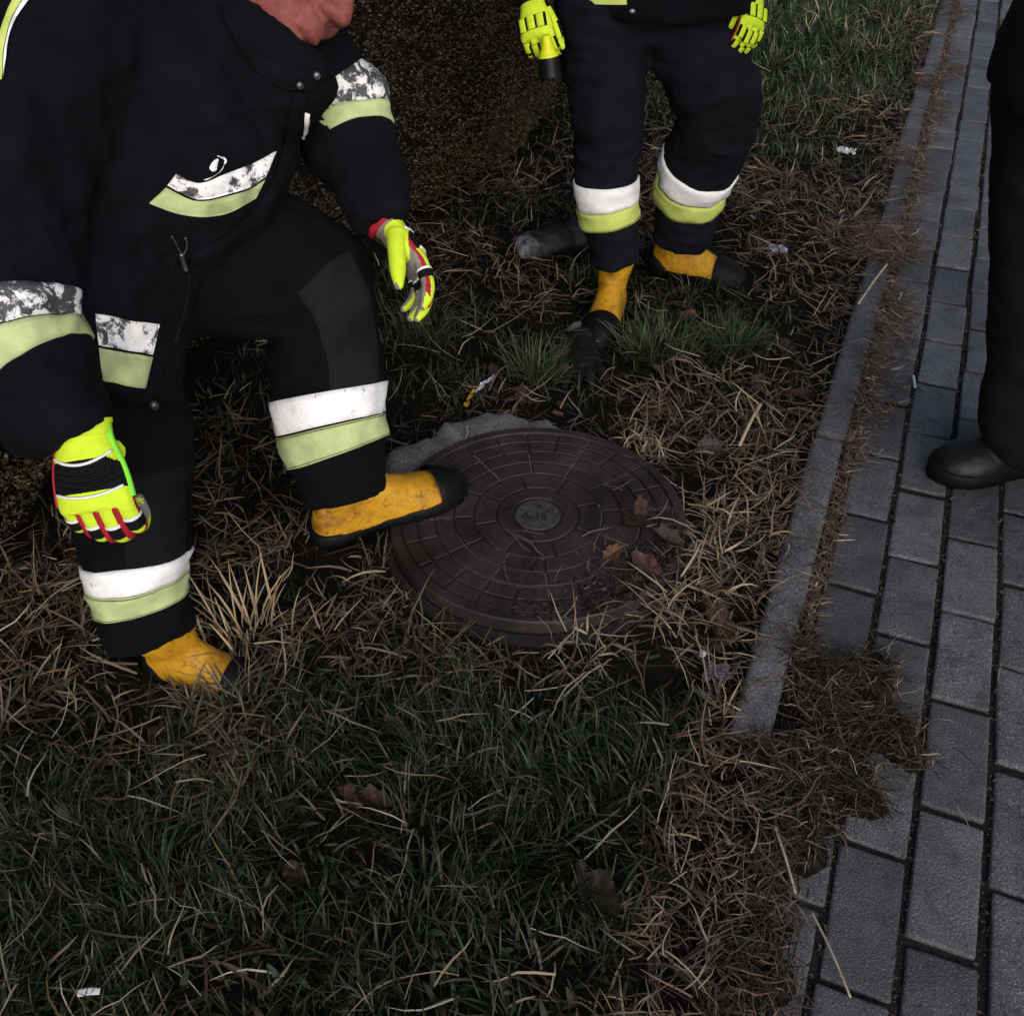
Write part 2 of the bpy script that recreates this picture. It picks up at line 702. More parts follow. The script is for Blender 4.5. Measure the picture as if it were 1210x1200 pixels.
def build_ground():
    us = np.arange(-1.5, 9.0, .035)
    vs_ = np.concatenate([np.arange(-3.2, -.2, .035), np.arange(-.2, .08, .016)])
    verts, faces = [], []
    m = len(vs_)
    for u in us:
        for v in vs_:
            p = uv(u, v)
            verts.append((p.x, p.y, gz(p.x, p.y)))
    for i in range(len(us) - 1):
        for j in range(m - 1):
            faces.append((i * m + j, i * m + j + 1, (i + 1) * m + j + 1, (i + 1) * m + j))
    me = make_mesh('verge_soil', verts, faces)
    link('verge_soil', me, M['soil'], kind='structure')
    s = 150
    me = make_mesh('ground', [(-s, -s, -.12), (s, -s, -.12), (s, s, -.12), (-s, s, -.12)], [(0, 1, 2, 3)])
    link('ground', me, M['soil'], kind='structure')


build_ground()

PAVE_Z = -.012


def block_mesh(name, l, w, h, bev, seed, seg=2):
    """a stone of size l x w with worn, chamfered edges; top at z=0, length along local y"""
    rr = random.Random(seed)
    bm = bmesh.new()
    bmesh.ops.create_cube(bm, size=1)
    for v in bm.verts:
        v.co = V((v.co.x * w, v.co.y * l, (v.co.z - .5) * h))
        if v.co.z > -h * .5:
            v.co += V((rr.uniform(-.0015, .0015), rr.uniform(-.002, .002), rr.uniform(-.001, .001)))
    ed = [e for e in bm.edges if all(v.co.z > -h * .5 for v in e.verts)] + [e for e in bm.edges if abs(e.verts[0].co.z - e.verts[1].co.z) > h * .5]
    bmesh.ops.bevel(bm, geom=ed, offset=bev, segments=seg, affect='EDGES', profile=.6)
    long_e = [e for e in bm.edges if e.calc_length() > .04]
    bmesh.ops.subdivide_edges(bm, edges=long_e, cuts=7, use_grid_fill=True)
    for v in bm.verts:
        q = V((v.co.x * 45 + seed * 9, v.co.y * 45, v.co.z * 30))
        v.co += V((noise.noise(q), noise.noise(q + V((3, 7, 1))), .6 * noise.noise(q + V((8, 1, 5))))) * .0013
    me = bpy.data.meshes.new(name)
    bm.to_mesh(me)
    bm.free()
    me.polygons.foreach_set('use_smooth', [True] * len(me.polygons))
    return me


def build_pavement():
    u0, u1, v1 = -.6, 12.0, 1.15
    P = [uv(u0, .031), uv(u1, .031), uv(u1, v1), uv(u0, v1)]
    me = make_mesh('pavement', [(p.x, p.y, -.0195) for p in P], [(3, 2, 1, 0)])
    pav = link('pavement', me, M['sand'], kind='structure')
    meshes = []
    for s in range(5):
        me = block_mesh('paver', .2095, .0935, .06, .0055, s, 3)
        me.materials.append(M['paver'])
        meshes.append(me)
    rr = random.Random(5)
    far = []
    cols = [(.0525 + .0, .094)] + [(.153 + .1035 * k + .0, None) for k in range(9)]
    cen = [.1015] + [.2045 + .1045 * k for k in range(9)]
    for ci, vc in enumerate(cen):
        ph = 1.897 if ci % 2 == 0 else 1.797
        for k in range(-11, 45):
            u = ph + .222 * (k + .5)
            z = PAVE_Z + rr.uniform(-.0025, .002)
            tilt = (rr.uniform(-.012, .012), rr.uniform(-.02, .02), -PA + rr.uniform(-.012, .012))
            if u < .1 or u > 6.6 or (u > 4 and ci > 5):
                far.append((u, vc, z))
                continue
            o = bpy.data.objects.new('paver', rr.choice(meshes))
            COL.objects.link(o)
            o.parent = pav
            p = uv(u + rr.uniform(-.003, .003), vc + rr.uniform(-.0025, .0025), z)
            o.location = p
            o.rotation_euler = tilt
    vs, fs = [], []
    for u, vc, z in far:
        if u < -.7:
            continue
        o = len(vs)
        for du, dv, dz in ((-.106, -.049, 0), (.106, -.049, 0), (.106, .049, 0), (-.106, .049, 0), (-.106, -.049, -.02), (.106, -.049, -.02), (.106, .049, -.02), (-.106, .049, -.02)):
            vs.append(uv(u + du, vc + dv, z + dz))
        fs += [tuple(o + i for i in f) for f in ((3, 2, 1, 0), (0, 1, 5, 4), (1, 2, 6, 5), (2, 3, 7, 6), (3, 0, 4, 7))]
    o = link('paver', make_mesh('distant_pavers', vs, fs, False), M['paver'], pav, shift=False, kind='stuff')
    o.name = 'distant_pavers'
    # kerb of concrete edging stones
    P = [uv(1.03, -.036), uv(u1, -.036), uv(u1, .028), uv(1.03, .028)]
    me = make_mesh('kerb', [(p.x, p.y, -.05) for p in P], [(3, 2, 1, 0)])
    kb = link('kerb', me, M['sand'], kind='structure')
    ends = [1.02, 1.906, 2.93, 3.71, 4.65, 5.68, 6.7, 7.7, 8.7, 9.7, 10.7, 11.7]
    for i in range(len(ends) - 1):
        a, b = ends[i], ends[i + 1]
        me = block_mesh('kerb_stone', b - a - .020, .067, .16, .013, 40 + i, 3)
        # worn corners and a slightly wavy top
        for v in me.vertices:
            q = noise.noise(V((v.co.x * 9 + i * 5, v.co.y * 9, v.co.z * 9))) * .003
            v.co.z += q
            v.co.x += q * .6
        me.materials.append(M['kerb'])
        o = bpy.data.objects.new('kerb_stone', me)
        COL.objects.link(o)
        o.parent = kb
        dz = (.002, -.001, -.008, -.003, .001, 0, 0, 0, 0, 0, 0)[i]
        o.location = uv((a + b) / 2, -.0045 + (-.002, .001, .007, -.003, .004, -.002, 0, 0, 0, 0, 0)[i], dz)
        o.rotation_euler = ((.004, -.002, .012, 0, 0, 0, 0, 0, 0, 0, 0)[i], (0, .01, -.03, .02, -.01, 0, 0, 0, 0, 0, 0)[i], -PA + (.003, -.004, .008, -.006, .003, 0, 0, 0, 0, 0, 0)[i])


build_pavement()


# ------------------------------------------------------------------ manhole cover
def build_cover():
    t = thing('manhole_cover', 'round rusty cast iron manhole cover with concentric raised plates, half under straw', 'manhole cover', COVER_C)
    C = COVER_C
    ZT = .046
    prof = [(0, ZT), (.268, ZT), (.270, ZT + .006), (.2865, ZT + .006), (.2895, ZT + .003), (.290, ZT - .02), (.284, ZT - .045), (.30, -.02), (.30, -.05)]
    seg = 96
    vs, fs = [C + V((0, 0, ZT))], []
    for r, z in prof[1:]:
        for j in range(seg):
            th = 2 * math.pi * j / seg
            vs.append(C + V((r * math.cos(th), r * math.sin(th), z)))
    for j in range(seg):
        fs.append((0, 1 + j, 1 + (j + 1) % seg))
    for i in range(len(prof) - 2):
        for j in range(seg):
            a = 1 + i * seg
            fs.append((a + j, a + seg + j, a + seg + (j + 1) % seg, a + (j + 1) % seg))
    cut = 1 + 5 * seg
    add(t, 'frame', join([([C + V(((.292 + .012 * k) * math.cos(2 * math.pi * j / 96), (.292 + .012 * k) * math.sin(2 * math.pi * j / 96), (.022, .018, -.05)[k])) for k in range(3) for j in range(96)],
                          [(i * 96 + j, (i + 1) * 96 + j, (i + 1) * 96 + (j + 1) % 96, i * 96 + (j + 1) % 96) for i in range(2) for j in range(96)])]), M['groove_and_rim_shade'], False)  # near-black ring colour paints in the shadow band under the cover's edge
    b = add(t, 'disc', (vs, fs), M['iron'], False)
    # raised plates, ring by ring
    rr = random.Random(3)
    rings = [(.083, .124, 8, .2), (.128, .163, 12, .0), (.167, .2, 12, .0), (.204, .234, 24, .0), (.238, .2655, 24, .0)]
    for r0, r1, n, ph in rings:
        for k in range(n):
            a0 = 2 * math.pi * k / n + ph + R(4)
            a1 = 2 * math.pi * (k + 1) / n + ph + R(4)
            na = max(3, int(18 * 8 / n / 4))
            h = ZT + .0042 + rr.uniform(-.0008, .0008)
            vs, fs = [], []
            g0 = .0026
            for lev, (ins, z) in enumerate(((0, ZT - .001), (.0, h - .0015), (.0018, h))):
                for side in (0, 1):
                    rad = (r0 + ins) if side == 0 else (r1 - ins)
                    da = (g0 + ins) / rad
                    for q in range(na + 1):
                        a = a0 + da + (a1 - a0 - 2 * da) * q / na
                        vs.append(C + V((rad * math.cos(a), rad * math.sin(a), z)))
            m = na + 1
            idx = lambda lev, side, q: lev * 2 * m + side * m + q
            loop = lambda lev: [idx(lev, 0, q) for q in range(m)] + [idx(lev, 1, q) for q in range(m - 1, -1, -1)]
            for lev in (0, 1):
                A, B = loop(lev), loop(lev + 1)
                L = len(A)
                for q in range(L):
                    fs.append((A[q], B[q], B[(q + 1) % L], A[(q + 1) % L]))
            for q in range(na):
                fs.append((idx(2, 0, q), idx(2, 1, q), idx(2, 1, q + 1), idx(2, 0, q + 1)))
            add(t, 'raised_plate', (vs, fs), M['iron'], False)
    # pale grit caught in some grooves
    vs, fs = [], []
    for k in range(12):
        if rr.random() < .25:
            continue
        a = 2 * math.pi * k / 12 + R(4)
        r0 = .126 if rr.random() < .7 else .166
        r1 = rr.choice((.2, .2355, .265))
        w = .0015
        d = V((math.cos(a), math.sin(a), 0))
        nn = V((-d.y, d.x, 0))
        o = len(vs)
        K = 14
        for q in range(K + 1):
            p = C + d * (r0 + (r1 - r0) * q / K) + V((0, 0, ZT + .0012))
            ww = w * (.5 + rr.random())
            vs += [p - nn * ww, p + nn * ww]
        for q in range(K):
            fs.append((o + 2 * q, o + 2 * q + 2, o + 2 * q + 3, o + 2 * q + 1))
    for r in (.126, .165, .2):
        a0 = rr.uniform(3.2, 4.2)
        K = 40
        o = len(vs)
        for q in range(K + 1):
            a = a0 + 2.6 * q / K
            d = V((math.cos(a), math.sin(a), 0))
            ww = .0013 * (.3 + rr.random())
            p = C + d * r + V((0, 0, ZT + .0012))
            vs += [p - d * ww, p + d * ww]
        for q in range(K):
            fs.append((o + 2 * q, o + 2 * q + 1, o + 2 * q + 3, o + 2 * q + 2))
    add(t, 'groove_grit', (vs, fs), M['groove_dust'], False)

    # centre boss with rim and class mark
    def disc(r0, r1, z0, z1, name, mat):
        vs, fs = [], []
        pr = [(r0, z1), (r1 - .002, z1), (r1, z1 - .002), (r1, z0)]
        if r0 > 0:
            pr = [(r0, z0), (r0, z1 - .002), (r0 + .002, z1)] + pr[1:]
        for r, z in pr:
            for j in range(48):
                th = 2 * math.pi * j / 48
                vs.append(C + V((r * math.cos(th), r * math.sin(th), z)))
        for i in range(len(pr) - 1):
            for j in range(48):
                fs.append((i * 48 + j, (i + 1) * 48 + j, (i + 1) * 48 + (j + 1) % 48, i * 48 + (j + 1) % 48))
        if r0 == 0:
            fs.append(tuple(range(48)))
        return add(t, name, (vs, fs), mat, False)
    disc(.050, .079, ZT - .001, ZT + .004, 'boss_ring', M['iron'])
    boss = disc(0, .045, ZT - .001, ZT + .0035, 'boss', M['boss'])
    for txt, sz, off, z in (('A-15', .026, (-.031, -.016), ZT + .0035), ('KL', .012, (-.004, .018), ZT + .0035)):
        cu = bpy.data.curves.new('txt', 'FONT')
        cu.body = txt
        cu.size = sz
        cu.extrude = .0013
        ob = bpy.data.objects.new('txt', cu)
        COL.objects.link(ob)
        dg = bpy.context.evaluated_depsgraph_get()
        dg.update()
        me = bpy.data.meshes.new_from_object(ob.evaluated_get(dg))
        bpy.data.objects.remove(ob)
        me.materials.clear()
        me.transform(Matrix.Translation(C + V((0, 0, z))) @ Matrix.Rotation(R(-6), 4, 'Z') @ Matrix.Translation(V((*off, 0))))
        link('class_mark', me, M['groove_and_rim_shade'], boss)
    # old concrete surround, exposed at the back-left
    vs, fs = [], []
    K = 200
    for j in range(K):
        th = 2 * math.pi * j / K
        bump_ = max(0, math.cos((th - R(121)) * .9)) ** 3 if abs(th - R(121)) < 1.6 else 0
        ro = .325 + .065 * bump_ + .035 * noise.noise(V((math.cos(th) * 4, math.sin(th) * 4, 0))) + .007 * noise.noise(V((math.cos(th) * 13, math.sin(th) * 13, 0)))
        zt = -.014 + .052 * bump_ + .022 * noise.noise(V((math.cos(th) * 8, math.sin(th) * 8, 5)))
        for r, z in ((.297, -.05), (.303, zt - .006), (.32, zt), (ro - .02, zt + .004 * noise.noise(V((th * 9, 1, 1)))), (ro, zt - .012), (ro + .01, -.06)):
            zz = z + .011 * noise.noise(V((math.cos(th) * 22, math.sin(th) * 22, r * 60)))
            vs.append(V((C.x + r * math.cos(th), C.y + r * math.sin(th), zz)))
    for j in range(K):
        for i in range(5):
            a, b2 = j * 6, ((j + 1) % K) * 6
            fs.append((a + i, a + i + 1, b2 + i + 1, b2 + i))
    c = link('concrete_collar', make_mesh('concrete_collar', vs, fs), M['collar'])
    origin_to(c, (C.x, C.y, 0))
    tag(c, 'crumbling grey concrete collar around the manhole cover, exposed behind it', 'concrete collar')


build_cover()


# ------------------------------------------------------------------ people
def head_geo():
    e = ellipsoid
    parts = [e((0, -.012, .058), (.077, .098, .088)), e((0, .032, -.05), (.060, .060, .066)),
             e((0, .045, 0), (.064, .055, .085)), e((0, .078, -.096), (.026, .021, .020)),
             e((.046, .060, -.02), (.030, .030, .034)), e((-.046, .060, -.02), (.030, .030, .034)),
             e((.048, .02, -.065), (.022, .045, .03)), e((-.048, .02, -.065), (.022, .045, .03)),
             e((.030, .084, .040), (.032, .015, .012)), e((-.030, .084, .040), (.032, .015, .012)),
             e((.014, .108, -.026), (.011, .013, .010)), e((-.014, .108, -.026), (.011, .013, .010)),
             e((.031, .084, .0315), (.016, .010, .006)), e((-.031, .084, .0315), (.016, .010, .006)), e((.031, .083, .008), (.016, .009, .005)), e((-.031, .083, .008), (.016, .009, .005)), e((0, .120, -.022), (.015, .015, .0135)), Tube([((0, .094, .035), .011), ((0, .107, .008), .012), ((0, .120, -.018), .0135)], (1, 0, 0), 10, 12).mesh(),
             e((0, .096, -.050), (.027, .014, .0085)), e((0, .095, -.0665), (.024, .014, .0085)),
             e((.081, -.01, .0), (.010, .02, .033), Matrix.Rotation(R(18), 3, 'Z')), e((-.081, -.01, .0), (.010, .02, .033), Matrix.Rotation(R(-18), 3, 'Z'))]
    return parts


def xf(geo, Mx):
    return [Mx @ V(v) for v in geo[0]], geo[1]


def frame(o, y, z):
    """matrix with local y along y, z near z"""
    y = V(y).normalized()
    z = V(z)
    z = (z - y * z.dot(y)).normalized()
    x = y.cross(z)
    m = Matrix((x, y, z)).transposed().to_4x4()
    m.translation = V(o)
    return m


def make_body(root, head_m, neck, limbs):
    parts = [xf(g, head_m) for g in head_geo()]
    hb = head_m @ V((0, -.03, -.04))
    parts.append(Tube([(hb, .062), ((hb + neck) / 2, .060), (neck, .066)], (1, .1, .1), 10, 20).mesh())
    for tb in limbs:
        parts.append(tb.mesh())
    me = union(parts, .0052, 3, .5)
    b = link('body', me, M['skin'], root)
    for s in (-1, 1):
        eo = add(b, 'eye', ellipsoid(head_m @ V((s * .031, .0795, .020)), (.0125, .0125, .0125), None, 14, 10), M['eye'])
        ir = ellipsoid((s * .031, .0895, .0195), (.0058, .0036, .0058), None, 12, 8)
        add(b, 'iris', xf(ir, head_m), M['iris'])
    # short hair over the crown and nape
    vs, fs = [], []
    seg, rings = 28, 12
    for i in range(rings + 1):
        ph = math.pi * .52 * i / rings
        for j in range(seg):
            th = 2 * math.pi * j / seg
            r = V((.081, .103, .093))
            p = V((r.x * math.sin(ph) * math.cos(th), r.y * math.sin(ph) * math.sin(th), r.z * math.cos(ph)))
            q = V((0, -.014, .062)) + Matrix.Rotation(R(24), 3, 'X') @ p
            q *= 1 + .03 * noise.noise(q * 60) + .02 * noise.noise(q * 170)
            vs.append(head_m @ q)
    for i in range(rings):
        for j in range(seg):
            fs.append((i * seg + j, (i + 1) * seg + j, (i + 1) * seg + (j + 1) % seg, i * seg + (j + 1) % seg))
    add(root, 'hair', (vs, fs), M['hair'])
    return b


def make_boot(root, heel, toe, mat, name='boot', shaft_top=None, cap0=.205, toe_black=True, heel_black=True, w=.052, scale=1.0, label=None, lift=0.0):
    """heel, toe: points on the ground under the boot"""
    heel, toe = V(heel), V(toe)
    y = toe - heel
    L = y.length
    Mx = frame(heel, y, (0, 0, 1))
    # upper: sections from heel to toe (y, half width, height, z of the centre of the section floor)
    sec = [(.0, .012, .05), (.012, .030, .085), (.05, .039, .12), (.09, .041, .125), (.125, .040, .110), (.16, .043, .088), (.195, .048, .072), (.23, .048, .062), (.26, .040, .052), (.28, .026, .040), (.29, .008, .025)]
    k = L / .29
    def section(yy, hw, hh, n=16):
        out = []
        for j in range(n + 1):
            a = math.pi * j / n
            x = hw * math.cos(a) * (1 - .1 * math.sin(a) ** 4)
            z = .020 + (hh - .020) * (math.sin(a) ** .8)
            out.append(V((x * scale, yy * k, z * scale)))
        return out
    rows = [section(*s) for s in sec]
    vs, fs = shell_grid(rows, False)
    fl = [(vs, fs)]
    # floor
    n = 17
    vs2 = []
    for r in rows:
        vs2 += [r[0], r[-1]]
    fs2 = [(2 * i, 2 * i + 1, 2 * i + 3, 2 * i + 2) for i in range(len(rows) - 1)]
    fl.append((vs2, fs2))
    top = shaft_top
    Mi = Mx.inverted()
    ank = V((0, .062 * k, .075))
    tl = Mi @ V(top) if top is not None else V((0, .055, .25))
    sh = Tube([(ank + V((0, .004, -.03)), .036, .048), (ank + V((0, 0, .03)), .040, .050), (ank.lerp(tl, .5), .048, .053), (tl, .054, .056)], (1, 0, 0), 18, 24)
    parts = [xf(g, Mx) for g in (join(fl), sh.mesh())]
    vs, fs = join([parts[0]])
    me0 = make_mesh('b', vs, fs)
    bm = bmesh.new()
    bm.from_mesh(me0)
    bmesh.ops.remove_doubles(bm, verts=bm.verts, dist=.0005)
    bmesh.ops.holes_fill(bm, edges=bm.edges)
    bmesh.ops.recalc_face_normals(bm, faces=bm.faces)
    vs = [v.co.copy() for v in bm.verts]
    bm.verts.index_update()
    fs = [tuple(v.index for v in f.verts) for f in bm.faces]
    bm.free()
    me = union([(vs, fs), parts[1]], .0055, 4, .5)
    wrinkle(me, .0022, 26, L * 100)
    b = link(name, me, mat, root)
    if label:
        b['label'] = label
    bv = bvh_of_world(me, root)
    # sole: slab with heel block
    so, sf = [], []
    prof = [(-.006, .014), (0, .030), (.03, .041), (.09, .038), (.14, .041), (.19, .051), (.235, .052), (.27, .042), (.292, .022), (.300, .006)]
    levels = [0.0, .010, .024, .028]
    for lev, z in enumerate(levels):
        g = .0 if lev in (1, 2) else -.004
        ring = [(hw + g, yy) for yy, hw in prof] + [(-(hw + g), yy) for yy, hw in reversed(prof)]
        for x, yy in ring:
            zz = z
            if lev == 0 and .085 < yy < .13:
                zz += .009
            so.append(Mx @ V((x * scale, yy * k, zz * scale)))
    m = 2 * len(prof)
    for i in range(len(levels) - 1):
        for j in range(m):
            sf.append((i * m + j, i * m + (j + 1) % m, (i + 1) * m + (j + 1) % m, (i + 1) * m + j))
    sf.append(tuple(reversed(range(m))))
    sf.append(tuple(range((len(levels) - 1) * m, len(levels) * m)))
    add(b, 'sole', (so, sf), M['sole'])
    if toe_black:
        rows = []
        for yy, hw, hh in [(cap0, .049, .072), (max(.215, cap0 + .008), .0505, .072), (max(.235, cap0 + .014), .050, .068), (.26, .043, .058), (.28, .031, .047), (.295, .012, .032)]:
            rows.append([Mx @ p for p in section(yy, hw + .003, hh + .004)])
        add(b, 'toe_cap', shell_grid(rows, False), M['sole'])
    if toe_black and heel_black:
        rows = []
        for yy, hw, hh in [(-.006, .008, .05), (-.003, .020, .065), (.010, .035, .075), (.04, .043, .062), (.062, .0435, .04)]:
            rows.append([Mx @ p for p in section(yy, hw + .001, hh)])
        add(b, 'heel_counter', shell_grid(rows, False), M['sole'])
    return b


def bvh_of_world(me, root):
    o = V(root.location)
    return BVHTree.FromPolygons([v.co + o for v in me.vertices], [tuple(p.vertices) for p in me.polygons])


def make_glove(root, O, ydir, zdir, side, curl, thumb, style, spread=1.0, cuff=None, sc=1.0, cl=.075):
    """O wrist, ydir towards the fingers, zdir out of the back of the hand; side -1 right hand, +1 left"""
    Mx = frame(O, ydir, zdir) @ Matrix.Scale(sc, 4)
    fing = []
    bases = [(.036, .096), (.0125, .102), (-.0115, .099), (-.034, .090)]
    lens = [(.040, .026, .022), (.044, .030, .023), (.041, .028, .022), (.033, .022, .020)]
    parts = [Tube([((0, -.02, 0), .035, .027), ((0, .01, 0), .036, .025), ((0, .05, 0), .046, .024), ((0, .088, 0), .049, .021), ((0, .100, 0), .046, .015)], (1, 0, 0), 18, 24).mesh()]
    paths = []
    for i, ((bx, by), ln) in enumerate(zip(bases, lens)):
        x = bx * side
        c = curl[i] if isinstance(curl, (list, tuple)) else curl
        cj = c if isinstance(c, tuple) else (c * .9, c, c * .75)
        p = V((x, by - .02, 0))
        pts = [p, V((x, by, -.001))]
        ang = 0
        fan = math.atan2(bx * .35 * spread, .1) * side
        for q, l in enumerate(ln):
            ang += R(cj[q])
            d = V((math.sin(fan) * math.cos(ang), math.cos(fan) * math.cos(ang), -math.sin(ang)))
            pts.append(pts[-1] + d * l)
        paths.append(pts)
        r = .0125 if i < 3 else .0113
        ctrl = [(pts[0], r), (pts[1], r * 1.06), (pts[2], r), (pts[3], r * .93), (pts[4], r * .6)]
        tb = Tube(ctrl, (1, 0, 0) if abs(side) else (1, 0, 0), 20, 14)
        fing.append(tb)
        parts.append(tb.mesh())
        parts.append(ellipsoid(pts[4], (r * .62,) * 3, None, 10, 8))
    t0 = V((.030 * side, .025, -.006))
    td = V((thumb[0] * side, thumb[1], thumb[2])).normalized()
    t1 = t0 + td * .045
    td2 = (td + V((-.15 * side, .35, -.15))).normalized()
    t2 = t1 + td2 * .035
    t3 = t2 + td2 * .026
    tt = Tube([(t0, .019), (t1, .0165), (t2, .0145), (t3, .009)], (0, 0, 1), 16, 14)
    parts += [tt.mesh(), ellipsoid(t3, (.0092,) * 3, None, 10, 8)]
    me = union(parts, .0022, 4, .5)
    # colour zones of the glove: back, palm, side walls
    for m in (M['neon'], M['palm'], M['red'], M['black_knit']):
        me.materials.append(m)
    for p in me.polygons:
        nz = p.normal.z
        c = p.center
        if style == 'C':
            p.material_index = 3
            continue
        near_t = min((c - (t0.lerp(t2, q / 6))).length for q in range(7)) < .023 or (c - t3).length < .02
        mi = 0
        if near_t and c.y < .11:
            mi = 0 if p.normal.z > -.8 or side > 0 else 1
        elif nz < -.35 or (c.z < -.03 and p.normal.y < -.2):
            mi = 1
        elif nz < .25 and abs(c.x) > .028 and c.z > -.03:
            mi = 2
        if style == 'A' and mi == 0 and .032 < c.y + .18 * c.x * side * 0 < .074 and c.z > .0 and not near_t:
            mi = 3
        p.material_index = mi
    me.transform(Mx)
    g = link('glove', me, [M['neon'], M['palm'], M['red'], M['black_knit']], root)
    # cuff
    cf = Tube([((0, -cl, 0), .041, .034), ((0, -cl * .6, 0), .040, .033), ((0, -.012, 0), .039, .031), ((0, .004, 0), .038, .028)], (1, 0, 0), 14, 24)
    add(g, 'cuff', xf(cf.mesh(), Mx), M[cuff or 'neon'])
    bvp = bvh_of_world(me, root)

    def on_back(x, y, off=.0035):
        a = Mx @ V((x, y, .08))
        d = (Mx.to_3x3() @ V((0, 0, -1))).normalized()
        h = bvp.ray_cast(a, d)
        return (h[0] if h[0] is not None else Mx @ V((x, y, .02))) - d * off * .5
    if style == 'A':
        for y0, sag, hw in ((.032, .012, .037), (.076, .008, .043)):
            pts = [on_back(x * hw, y0 + sag * (1 - x * x) - sag * .5) for x in (-1, -.66, -.33, 0, .33, .66, 1)]
            add(g, 'piping', wire(pts, .0019, 6, 24), M['white_piping'])
        for q in range(4):
            y0 = .042 + q * .0085
            pts = [on_back(x * .036, y0 + .008 * (1 - x * x) - .004, .0025) for x in (-1, -.5, 0, .5, 1)]
            add(g, 'knit_rib', wire(pts, .0022, 6, 16), M['black_knit'])
        for i, tb in enumerate(fing):
            for (s0, s1, nm, mt, off) in ((.37, .455, 'finger_band', 'black_knit', .0012), (.345, .37, 'piping', 'white_piping', .0014)):
                rows = []
                for s in np.linspace(s0, s1, 4):
                    row = []
                    for j in range(14):
                        c, d = tb.dirn(float(s), 2 * math.pi * j / 14)
                        row.append(Mx @ (c + d * (1 + off / d.length)))
                    rows.append(row)
                add(g, nm, shell_grid(rows, True), M[mt])
        for i in range(3):
            a = [(paths[i][q] + paths[i + 1][q]) / 2 for q in range(4)]
            up = [V((0, 0, .006)), V((0, 0, .0085)), V((0, .007, .004)), V((0, .008, -.002))]
            pts = [Mx @ (p + u) for p, u in zip(a, up)]
            add(g, 'fourchette', wire(pts, .0052, 8, 16), M['red'])
        def on_side(sx, y):
            a = Mx @ V((sx * .09, y, .002))
            d = (Mx.to_3x3() @ V((-sx, 0, 0))).normalized()
            h = bvp.ray_cast(a, d)
            return h[0] if h[0] is not None else Mx @ V((sx * .04, y, 0))
        add(g, 'side_seam', wire([on_side(-side, y) for y in (-.01, .015, .04, .065, .088)], .0034, 6, 16), M['red'])
        if side < 0:
            add(g, 'side_trim', wire([on_side(side, y) for y in (-.01, .015, .04, .065, .088)], .0042, 6, 16), M['neon_green'])
    elif style == 'B':
        def pad(geo_pts, hw, name):
            """raised rubber pad with a black border"""
            for nm, dw, dz, mt in ((name, .0042, .0005, 'black_knit'), (name, 0, .0024, 'neon')):
                add(g, nm if mt == 'neon' else 'pad_border', (lambda w_: Tube([(p, w_, .0034 + dz) for p in geo_pts], Mx.to_3x3() @ V((1, 0, 0)), 12, 12).mesh())(hw + dw), M[mt])
        for i, tb in enumerate(fing):
            for s0, s1 in ((.30, .46), (.52, .66), (.71, .82)):
                pts = []
                for s in (s0, (s0 + s1) / 2, s1):
                    c, X, Y, a, b_ = tb.frame(s)
                    nrm = (Y if Y.dot(V((0, .5, 1))) > 0 else -Y)
                    pts.append(Mx @ (c + nrm * (a * .96)))
                pad(pts, .0085, 'finger_pad')
        for x, w_ in ((-.030, .010), (-.006, .010), (.020, .010)):
            pts = [on_back(x * side, y, 0) for y in (.045, .062, .08)]
            pad(pts, w_, 'hand_pad')
        pts = [Mx @ (tt.frame(s)[0] + V((.2 * side, 0, .85)).normalized() * tt.frame(s)[3] * .95) for s in (.35, .55, .75)]
        pad(pts, .009, 'thumb_pad')
    return g, Mx, fing


